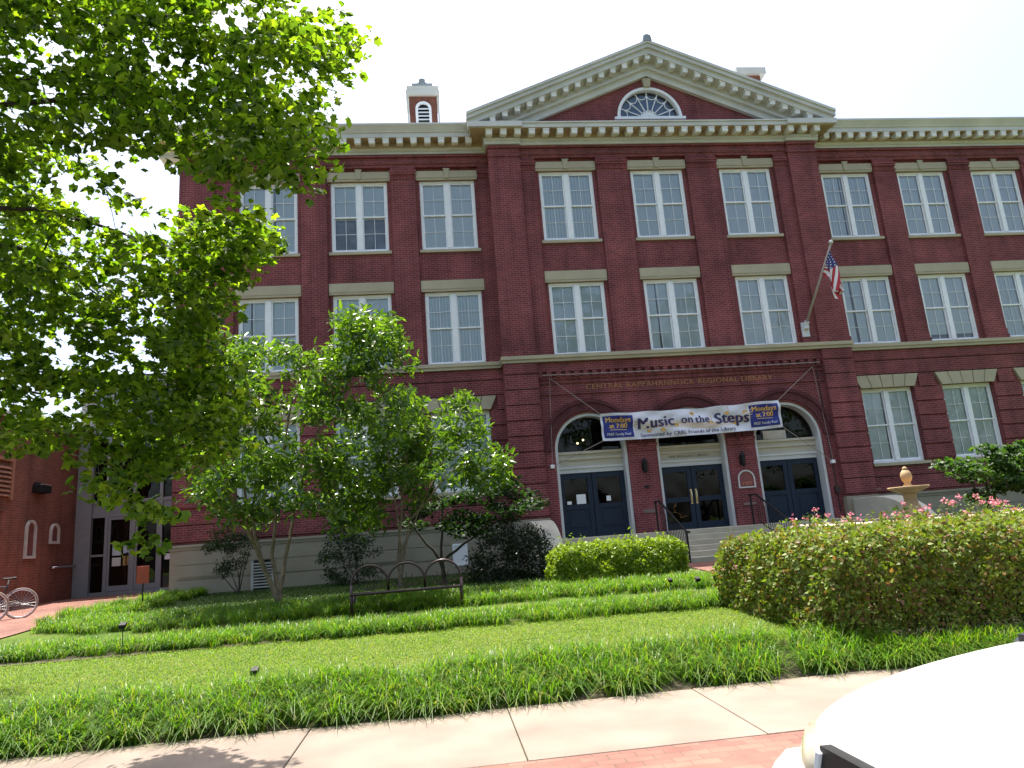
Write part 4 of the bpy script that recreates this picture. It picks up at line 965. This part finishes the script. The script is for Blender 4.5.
hmat = leafmat('hedge_leaf', [(.08, .13, .018), (.13, .19, .025), (.18, .23, .035), (.12, .19, .03), (.20, .10, .05), (.09, .15, .02)], .35, .5, .3, (1.6, 1.7, .6))
hedge('clipped_hedge', 'big clipped green and bronze hedge in front of the fountain', -3.9, 5.5, -14.95, -11.35, 1.30, 1500, .062, hmat, .3, .11)
smat = leafmat('spring_green_leaf', [(.13, .21, .015), (.18, .27, .02), (.22, .29, .03)], .4, .4, .4, (1.6, 1.6, .5))
hedge('clipped_hedge', 'small bright yellow-green clipped hedge left of the steps', -5.85, -2.95, -7.6, -6.3, 1.27, 1700, .065, smat, .3, .12)

# --- roses
pink = leafmat('rose_petal', [(.62, .13, .20), (.70, .25, .32), (.72, .42, .45)], .3, .6, .3, (1.1, 1., 1.))
rleaf = leafmat('rose_leaf', [(.04, .08, .015), (.06, .10, .02), (.09, .10, .03)], .35, .4, .4)
def rose(label, u0, u1, vt, vb, y, nb, nf):
    P0 = at((u0+u1)/2, vb, y); root = gz(float(P0[0]), y)
    pf_ = puffs(nb, [[(u0, vb), (u0+4, vt+4), ((u0+u1)/2, vt), (u1-3, vt+3), (u1, vb)]], [], (y-.4, y+.4), (.14, .22), .12)
    t = bush('rose_bush', label, pf_, 420, .06, rleaf, root, stems=7, up=.3, cat='rose bush', grp='pink rose bushes behind the big hedge')
    fl_ = []
    for _ in range(nf):
        c_ = pf_[random.randrange(len(pf_))][0]+np.array([random.uniform(-.15, .15), random.uniform(-.3, .05), random.uniform(.0, .16)])
        fl_.append(c_+rng.normal(size=(14, 3))*.024)
    leaf_cloud('blossom', np.concatenate(fl_), .05, T_OVAL, pink, t, .3); return t
rose('tall rose bush crowded with pink blooms at the right end of the hedge', 940, 1012, 502, 532, -9.7, 22, 26)
rose('low rose bush with pink blooms just right of the fountain foot', 868, 932, 511, 530, -10.3, 12, 14)
rose('sparse rose bush with few pink blooms just left of the fountain', 775, 862, 517, 532, -10.6, 10, 9)

# --- liriope borders
def blades(name, region, n, L0, wdt, mat, lean=.5, kind='stuff', nseg=4, jitter=.35, clump=None):
    """arching strap leaves; region() gives the root of a clump"""
    Pv = []; 
    roots = np.array([region() for _ in range(n)])
    ang = rng.uniform(0, 2*math.pi, n); L_ = L0*(1+jitter*rng.uniform(-1, 1, n)); ln = lean*rng.uniform(.25, 1.25, n)
    dx, dy = np.cos(ang), np.sin(ang); px, py = -dy, dx
    rows = []
    for i in range(nseg+1):
        t = i/nseg; h = L_*(t*(1-.35*ln*t*t)) ; hor = L_*ln*(t**1.8)*.9; h = h-L_*ln*.28*t**3
        w_ = wdt*(1-.85*t**2)
        for s in (-1, 1):
            rows.append(np.stack([roots[:, 0]+dx*hor+px*w_*s, roots[:, 1]+dy*hor+py*w_*s, roots[:, 2]+h], 1))
    V = np.stack(rows, 1); k_ = 2*(nseg+1)
    tf = np.array([(2*i, 2*i+1, 2*i+3, 2*i+2) for i in range(nseg)])
    Fa = (tf[None]+(np.arange(n)*k_)[:, None, None]).reshape(-1, 4)
    o = fast_mesh(name, V.reshape(-1, 3), Fa, mat, smooth=True)
    return tag(o, kind=kind)
lir = leafmat('liriope_blade', [(.035, .095, .007), (.055, .14, .009), (.085, .185, .012), (.125, .225, .018), (.18, .18, .05)], .45, .4, .4, (2.0, 2.1, .5))
def band(poly_front, poly_back, xr):
    """roots between a front and a back line (piecewise y over x), gathered into tufts"""
    tufts = []
    for _ in range(int((xr[1]-xr[0])*46)):
        x = random.uniform(*xr); yf = np.interp(x, *zip(*poly_front)); yb = np.interp(x, *zip(*poly_back)); y = random.uniform(yf, yb); tufts.append((x, y))
    def f():
        x, y = random.choice(tufts); x += random.gauss(0, .06); y += random.gauss(0, .06); y = max(y, -15.37)
        return (x, y, zg(x, y)-.01)
    return f
tag(blades('liriope_border', band([(-22, -15.33), (6, -15.33)], [(-22, -14.55), (-9, -14.55), (-5, -14.35), (-4, -14.5), (-3.4, -15.1), (6, -15.1)], (-18, 3.5)), 60000, .30, .006, lir, 1.25), 'thick strap-leaved green border along the pavement edge', 'border')
tag(blades('liriope_border', band([(-22, -11.0), (-15, -11.0), (-9, -11.4), (-3.6, -11.7)], [(-22, -10.1), (-15, -10.2), (-9, -10.6), (-3.6, -10.6)], (-19, -3.4)), 32000, .25, .006, lir, 1.1), 'middle strap-leaved green border between the lawn and the bench', 'border')
tag(blades('liriope_border', band([(-16, -7.6), (-14, -8.9), (-9, -9.0), (-3.0, -9.4)], [(-16, -6.4), (-14, -7.0), (-9, -7.1), (-3.0, -8.1)], (-15.9, -2.6)), 34000, .25, .006, lir, 1.1), 'rear strap-leaved green border around the feet of the bench', 'border')
tag(blades('liriope_border', band([(-16.4, -7.0), (-14.9, -7.0)], [(-16.4, -.6), (-14.9, -.6)], (-16.4, -14.9)), 9000, .30, .0075, lir, .95), 'strap-leaved green border running along the brick plaza towards the entrance', 'border')
# --- mown lawn
gm = leafmat('grass_blade', [(.08, .155, .014), (.115, .20, .018), (.16, .24, .028), (.22, .225, .07)], .45, .5, .3, (1.7, 1.8, .6))
def lawn_root():
    while True:
        x, y = random.uniform(-18.5, -3.2), random.uniform(-14.3, -11.2)
        return (x, y, zg(x, y)-.02)
tag(blades('lawn_grass', lawn_root, 80000, .045, .0045, gm, 1.4, nseg=2), 'short mown grass of the front lawn', 'grass')
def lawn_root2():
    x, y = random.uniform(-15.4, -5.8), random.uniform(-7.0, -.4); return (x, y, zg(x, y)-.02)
tag(blades('lawn_grass', lawn_root2, 30000, .08, .006, leafmat('shaded_grass_blade', [(.025, .06, .010), (.04, .085, .014), (.06, .105, .02)], .3), .8, nseg=2), 'short grass under the small trees by the building', 'grass')  # darker grass copy: shade of trees and building put into the colour

# ------------------------------------------------------------------ bench with three arches
bx0, bx1, by = -9.86, -7.86, -9.05
bz = zg(bx0, by)-.01
be = empty('arched_bench', ((bx0+bx1)/2, by, bz), 'dark iron bench with three hooped arches and fan spokes in the back', 'bench')
rad = (bx1-bx0)/6; zs_ = bz+.52
for k in range(3):
    c = bx0+rad*(2*k+1); tl = MB().tube([(c-rad, by, bz+.34), (c-rad, by, zs_)]+[(c-rad*math.cos(t)*1., by, zs_+rad*math.sin(t)) for t in [math.pi*i/18 for i in range(1, 18)]]+[(c+rad, by, zs_), (c+rad, by, bz+.34)], .022, 10)
    ar = tl.build('arch', M['iron'], be, smooth=True)
    sp = MB()
    for i in range(1, 8):
        t = math.pi*i/8; sp.tube([(c-.04*math.cos(t), by+.03, bz+.40), (c-.85*rad*math.cos(t), by+.03, bz+.40+.55*rad*1.5*math.sin(t))], .007, 6)
    sp.build('spokes', M['iron'], ar)
MB().tube([(bx0-.02, by-.02, bz+.36), (bx1+.02, by-.02, bz+.36)], .028, 10).build('front_bar', M['iron'], be, smooth=True)
sb = MB()
for i in range(7): sb.box(bx0+.02, bx1-.02, by+.03+i*.06, by+.075+i*.06, bz+.335, bz+.352)
sb.build('seat', M['iron'], be)
for x in (bx0, bx1):
    for y in (by, by+.42): MB().tube([(x, y, bz-.05), (x, y, bz+.36 if y > by else bz+.52)], .028, 10).build('leg', M['iron'], be, smooth=True)

# ------------------------------------------------------------------ small signs and garden lights
def post_sign(name, label, cat, x, y, h, w_, hh, mat, tilt=0., post=.015):
    z = zg(x, y); t = empty(name, (x, y, z), label, cat); MB().tube([(x, y, z-.1), (x, y, z+h-.02)], post, 8).build('post', M['black'], t)
    b = MB().box(x-w_/2, x+w_/2, y-.035, y-.015, z+h-hh, z+h); b.build('panel', mat, t, bevel=.004); return t
q = at(143, 585, -5.4)
so_ = post_sign('post_sign', 'small orange-red notice on a black post before the glass entrance', 'sign', float(q[0]), -5.4, 1.0, .27, .38, plain('orange_red_sign', (.33, .05, .02), .5, .1))
nz = zg(0, -5.4)+1.0
MB().box(float(q[0])-.08, float(q[0])+.08, -5.442, -5.437, nz-.15, nz-.1).box(float(q[0])-.02, float(q[0])+.02, -5.442, -5.437, nz-.3, nz-.17).build('symbol', M['paper'], so_) if 0 else None
def garden_light(label, u, v, y, h, s=1.):
    q = at(u, v, y); x = float(q[0]); z = zg(x, y); t = empty('garden_light', (x, y, z), label, 'garden light', 'black garden lights in the beds')
    MB().tube([(x, y, z-.1), (x, y, z+h)], .012*s, 8).build('stake', M['black'], t)
    b = MB(); k_ = .085*s; b.prism([(y-.08*s, z+h-.02), (y+.06*s, z+h+.03), (y+.05*s, z+h+.14*s), (y-.10*s, z+h+.07*s)], 0, x-k_, x+k_); b.build('lamp_head', M['black'], t, bevel=.006)
garden_light('black garden light on a tall stake below the orange notice', 122, 650, -11.25, .38, .55)
garden_light('squat black garden light in the middle of the lawn edge', 255, 676, -13.9, .08, .5)
garden_light('black garden light nearest the left end of the big hedge', 700, 600, -11.3, .36, .45)
garden_light('black garden light in the border straight below the middle doors', 672, 598, -10.6, .30, .42)

# ------------------------------------------------------------------ bicycles
def bicycle(label, rear, head, colour):
    """rear: ground contact of the rear wheel; head: unit direction of travel"""
    h = np.array([head[0], head[1], 0.]); h /= np.linalg.norm(h); side = np.array([-h[1], h[0], 0.]); up = np.array([0, 0, 1.]); o = np.array(rear, float)
    P = lambda a, z, s=0.: o+h*a+up*z+side*s
    t = empty('bicycle', tuple(o), label, 'bicycle', 'bicycles parked on the brick plaza')
    paint = plain('bicycle_paint', colour, .3, .05)
    rw = .34; rub = M['bike_tyre']
    for a in (0., 1.03):
        w_ = MB(); w_.tube([P(a+rw*math.cos(q), rw+rw*math.sin(q)) for q in [2*math.pi*i/36 for i in range(37)]], .017, 8, False); wo = w_.build('wheel', rub, t, smooth=True)
        MB().tube([P(a+(rw-.03)*math.cos(q), rw+(rw-.03)*math.sin(q)) for q in [2*math.pi*i/36 for i in range(37)]], .013, 6, False).build('rim', M['steel'], wo)
        s_ = MB()
        for i in range(24):
            q = 2*math.pi*i/24; s_.tube([P(a+.02*math.cos(q+1), rw+.02*math.sin(q+1), .02*(-1)**i), P(a+(rw-.035)*math.cos(q), rw+(rw-.035)*math.sin(q))], .0018, 4)
        s_.tube([P(a, rw, -.06), P(a, rw, .06)], .02, 8); s_.build('spokes', M['steel'], wo)
    f = MB(); bb_, seat, hd, hd2 = P(.43, .29), P(.27, .80), P(.86, .80), P(.88, .68)
    for a_, b_, r_ in ((bb_, seat, .017), (bb_, hd2, .019), (P(.30, .74), hd, .017), (hd, hd2, .02), (bb_, P(0, rw, .05), .010), (bb_, P(0, rw, -.05), .010), (P(.30, .74), P(0, rw, .05), .008), (P(.30, .74), P(0, rw, -.05), .008), (hd2, P(1.03, rw, .05), .012), (hd2, P(1.03, rw, -.05), .012)): f.tube([a_, b_], r_, 8)
    f.build('frame', paint, t)
    MB().tube([P(.27, .8), P(.25, .93)], .013, 8).build('seat_post', M['steel'], t)
    sd = MB(); c_ = [(-.14, .075), (-.10, .085), (0, .055), (.10, .02), (.14, .012)]
    vs = []; 
    for a_, w_ in c_:
        for s_ in (-1, -.5, 0, .5, 1): vs.append(P(.25+a_, .955-.02*abs(s_)+(.01 if a_ < -.05 else 0), s_*w_))
        for s_ in (-1, 0, 1): vs.append(P(.25+a_, .915, s_*w_*.8))
    fs = []
    for i in range(4):
        lp = [0, 1, 2, 3, 4, 7, 6, 5]
        for k_ in range(8): fs.append((8*i+lp[k_], 8*i+lp[(k_+1) % 8], 8*i+8+lp[(k_+1) % 8], 8*i+8+lp[k_]))
    fs += [(0, 1, 2, 3, 4, 7, 6, 5), (32, 37, 38, 39, 36, 35, 34, 33)]
    sd.add(vs, fs); sd.build('saddle', M['black'], t, smooth=True)
    MB().tube([P(.86, .8), P(.85, .92), P(.93, .93)], .014, 8).build('stem', M['steel'], t)
    MB().tube([P(.86, .95, -.3), P(.92, .94, -.15), P(.93, .93, 0), P(.92, .94, .15), P(.86, .95, .3)], .014, 8).build('handlebar', M['black'], t, smooth=True)
    c = MB().lathe([(.09, -.004), (.09, .004)], (0, 0, 0), 20, 1); 
    ck = MB(); ck.tube([P(.43-.09*1, .29, .05)]+[P(.43+.09*math.cos(q), .29+.09*math.sin(q), .05) for q in [math.pi+2*math.pi*i/20 for i in range(1, 21)]], .006, 5, False)
    ck.tube([P(.43, .29, .07), P(.43+.12, .29-.12, .07), P(.43+.12, .29-.12, .14)], .011, 6); ck.tube([P(.43, .29, -.07), P(.43-.12, .29+.12, -.07), P(.43-.12, .29+.12, -.14)], .011, 6); ck.tube([P(.43, .29, -.07), P(.43, .29, .07)], .02, 8)
    ck.build('crank', M['steel'], t)
    return t
M['bike_tyre'] = plain('tan_tyre', (.30, .24, .20), .8, .1, 10)
bicycle('bicycle with a dark frame and black saddle before the annex wall', gz(-18.15, -4.15), (-.88, -.47), (.02, .02, .03))
bicycle('second bicycle, only its wheel in view at the left edge', gz(-18.35, -4.95), (-.80, -.6), (.2, .2, .22))

# ------------------------------------------------------------------ white car in front
car = empty('parked_car', (-5.0, -20.35, -.115), 'white car parked at the kerb, only its bonnet in view', 'car')
cw = plain('white_car_paint', (.80, .80, .80), .22, .01, 2); 
cwn = cw.node_tree.nodes['Principled BSDF']; cwn.inputs['Coat Weight'].default_value = .6
CX, CY, CZ = -6.775, -20.36, -.09
def CP(x, y, z): return (CX+x, CY+y, CZ+z)
# (x, half width, shoulder z, top z): the closed shell of bonnet, sides and boot
st_ = [(.00, .66, .80, .90), (.03, .72, .85, .935), (.10, .79, .89, .96), (.25, .83, .945, 1.01), (.54, .865, 1.005, 1.07), (.9, .885, 1.045, 1.11), (1.2, .895, 1.07, 1.135), (1.62, .90, 1.07, 1.135), (2.4, .90, 1.03, 1.08), (3.4, .90, 1.03, 1.08), (3.9, .88, 1.02, 1.10), (4.35, .83, .99, 1.07), (4.5, .74, .87, .97)]
b = MB(); rows = []
for x, hw, zs2, zt2 in st_:
    half = [(hw*.90, .22), (hw*.97, .30), (hw*1.0, .48), (hw*1.0, .66 if x > .05 else .55), (hw*.985, zs2-.06), (hw*.95, zs2), (hw*.86, zs2+(zt2-zs2)*.45), (hw*.70, zs2+(zt2-zs2)*.72), (hw*.45, zs2+(zt2-zs2)*.92), (0, zt2)]
    ring_ = [(-y, z) for y, z in half[:-1]]+[half[-1]]+[(y, z) for y, z in half[-2::-1]]
    rows.append([CP(x+(.09*(1-(abs(y)/max(hw, .1))**2)*-1 if x < .3 else 0)*(1-x/.3 if x < .3 else 0), y, z) for y, z in ring_])
kk = len(rows[0]); vs = [p for r_ in rows for p in r_]; fs = []
for i in range(len(rows)-1):
    for j in range(kk-1): fs.append((i*kk+j, i*kk+j+1, (i+1)*kk+j+1, (i+1)*kk+j))
    fs.append((i*kk+kk-1, i*kk, (i+1)*kk, (i+1)*kk+kk-1))
fs += [tuple(range(kk))[::-1], tuple(range((len(rows)-1)*kk, len(rows)*kk))]
b.add(vs, fs); bo = b.build('body', cw, car, smooth=True); sd = bo.modifiers.new('s', 'SUBSURF'); sd.levels = 2; sd.render_levels = 2
def loft(name, secs, mat, parent, sub=1):
    b = MB(); k_ = len(secs[0]); b.add([CP(*p) for s_ in secs for p in s_], [(i*k_+j, i*k_+(j+1) % k_, (i+1)*k_+(j+1) % k_, (i+1)*k_+j) for i in range(len(secs)-1) for j in range(k_)]+[tuple(range(k_))[::-1], tuple(range((len(secs)-1)*k_, len(secs)*k_))])
    o = b.build(name, mat, parent, smooth=False); return o
cab = [[(1.06, -.80, 1.08), (1.06, .80, 1.08), (1.11, .76, 1.13), (1.11, -.76, 1.13)], [(1.95, -.80, 1.05), (1.95, .80, 1.05), (2.02, .60, 1.46), (2.02, -.60, 1.46)], [(2.6, -.80, 1.05), (2.6, .80, 1.05), (2.6, .60, 1.52), (2.6, -.60, 1.52)], [(3.4, -.78, 1.05), (3.4, .78, 1.05), (3.35, .58, 1.48), (3.35, -.58, 1.48)], [(4.05, -.70, 1.06), (4.05, .70, 1.06), (4.0, .64, 1.10), (4.0, -.64, 1.10)]]
loft('windscreen_glass', cab, plain('car_glass', (.02, .025, .03), .05, .1), car)
loft('roof', [[(2.0, -.56, 1.462), (2.0, .56, 1.462), (2.02, .5, 1.49), (2.02, -.5, 1.49)], [(2.6, -.60, 1.522), (2.6, .60, 1.522), (2.6, .55, 1.555), (2.6, -.55, 1.555)], [(3.36, -.57, 1.482), (3.36, .57, 1.482), (3.34, .5, 1.51), (3.34, -.5, 1.51)]], cw, car)
# cowl and wiper at the foot of the windscreen
MB().prism([(1.04, 1.06), (1.04, 1.118), (1.18, 1.138), (1.18, 1.06)], 1, -.70, .74).build('cowl', M['black'], car); cow = bpy.data.objects[[o.name for o in car.children if o.name.startswith('cowl')][0]]; cow.location += Vector((CX, CY, CZ))
MB().tube([CP(1.04, .5, 1.15), CP(1.10, .1, 1.17), CP(1.12, -.4, 1.18)], .012, 6).build('wiper', M['black'], car)
# front: grille, head lamps, bumper
g = MB(); g.prism([(-.31, .62), (.31, .62), (.335, .80), (.31, .888), (-.31, .888), (-.335, .80)], 0, 0, .06); g.v = [CP(p[0]-.14, p[1], p[2]+.015) for p in g.v]
gr = g.build('grille', M['black'], car)
lp = MB()
for i in range(8):
    ya, yb = -.36+i*.09, -.36+(i+1)*.09-.0001
    lp.prism([(-.105, .884), (-.095, .915), (.12, .958), (.12, .90)], 1, ya, yb)
lp.v = [CP(*p) for p in lp.v]; lp.build('bonnet_lip', cw, car)
fr_ = MB(); 
fr_.tube([CP(-.145, y, z+.015) for y, z in ((.31, .87), (.345, .80), (.31, .61), (-.31, .61), (-.345, .80), (-.31, .87))], .014, 6); fr_.build('grille_frame', plain('pale_chrome', (.62, .66, .72), .25, .03), gr)
for k in range(4): MB().tube([CP(-.135, -.34, .65+k*.055), CP(-.145, 0, .65+k*.055), CP(-.135, .34, .65+k*.055)], .008, 6).build('grille_bar', M['steel'], gr)
MB().lathe([(.0, -.008), (.055, -.006), (.055, .006), (0, .008)], CP(-.15, 0, .75), 20, 0).build('badge', M['steel'], gr)
lens = plain('headlamp_lens', (.40, .36, .27), .08, .1, 4); cwl = lens.node_tree.nodes['Principled BSDF']; cwl.inputs['Coat Weight'].default_value = 1
for s in (-1, 1):
    prof = [(.43, -.10), (.51, -.085), (.59, -.05), (.66, .01), (.71, .09)]
    b = MB(); vs = []
    for i, (y, x) in enumerate(prof):
        t = i/4; vs += [CP(x-.02, s*y, .69+.03*t), CP(x-.03, s*(y+.012), .79+.02*t), CP(x+.0, s*y, .885+.0*t), CP(x+.10, s*(y-.06), .83)]
    fs = [(4*i+k_, 4*i+(k_+1) % 4, 4*i+4+(k_+1) % 4, 4*i+4+k_) for i in range(4) for k_ in range(4)]+[(0, 1, 2, 3), (16, 19, 18, 17)]
    b.add(vs, fs); b.build('headlight', lens, car, smooth=True)
b = MB(); rows = []
for i in range(13):
    y = -.86+i*1.72/12; x = -.235+.20*(abs(y)/.86)**5; hz = .11*min(1, max(0, (abs(y)-.38)/.12))
    rows.append([CP(x, y, .26), CP(x-.03, y, .38), CP(x-.03, y, .55+hz), CP(x+.02, y, .625+hz), CP(x+.30, y, .63+hz), CP(x+.25, y, .25)])
vs = [p for r_ in rows for p in r_]; fs = [(i*6+j, i*6+(j+1) % 6, (i+1)*6+(j+1) % 6, (i+1)*6+j) for i in range(12) for j in range(6)]+[(5, 4, 3, 2, 1, 0), tuple(range(72, 78))]
b.add(vs, fs); bu = b.build('bumper', cw, car, smooth=True)
for x in (.82, 3.55):
    for s in (-1, 1):
        w_ = MB().lathe([(.20, -.09), (.30, -.10), (.315, -.06), (.315, .06), (.30, .10), (.20, .09)], CP(x, s*.80, .29), 28, 1); wo = w_.build('wheel', plain('car_tyre', (.02, .02, .02), .8), car, smooth=True)
        MB().lathe([(.02, -.105), (.08, -.09), (.19, -.08), (.2, .08), (.08, .09), (.02, .105)], CP(x, s*.80, .29), 20, 1).build('rim', M['steel'], wo)
for s in (-1, 1):
    MB().lathe([(0, -.1), (.06, -.09), (.085, 0), (.06, .09), (0, .1)], CP(2.0, s*.98, 1.12), 12, 1).build('mirror', cw, car, smooth=True)

# ------------------------------------------------------------------ trees across the street, seen mirrored in the windows
far = leafmat('street_tree_leaf', [(.04, .075, .015), (.065, .11, .02), (.09, .14, .03)], .4, .5, .3)
for i, (x, y, h_, rx) in enumerate(((-14, -38, 16, 5.5), (-4, -41, 18, 6), (5.5, -38, 25, 5.2), (15, -40, 25, 5.5), (27, -39, 17, 6), (38, -38, 15, 6), (-27, -39, 16, 6))):
    t = empty('street_tree', (x, y, -.115), 'tall green tree across the street, seen only as a reflection in window glass', 'tree', 'trees across the street')
    pf_ = []
    for _ in range(70):
        d = rng.normal(size=3); d /= np.linalg.norm(d); pf_.append((np.array([x, y, h_*.6])+d*np.array([rx, rx, h_*.38])*random.uniform(.4, 1), random.uniform(.9, 1.5)))
    leaf_cloud('crown', cloud_points(pf_, 70, .8), .32, T_OVAL, far, t, .4)
    mb = MB(); mb.tube([(x, y, -.2), (x, y, h_*.4), (x+.3, y, h_*.85)], [.35, .26, .06], 10); twigs_to(mb, [np.array([x, y, h_*k_]) for k_ in (.3, .4, .5, .6, .7)], pf_[:30], .07, .02); mb.build('trunk', M['bark_dark'], t, smooth=True)
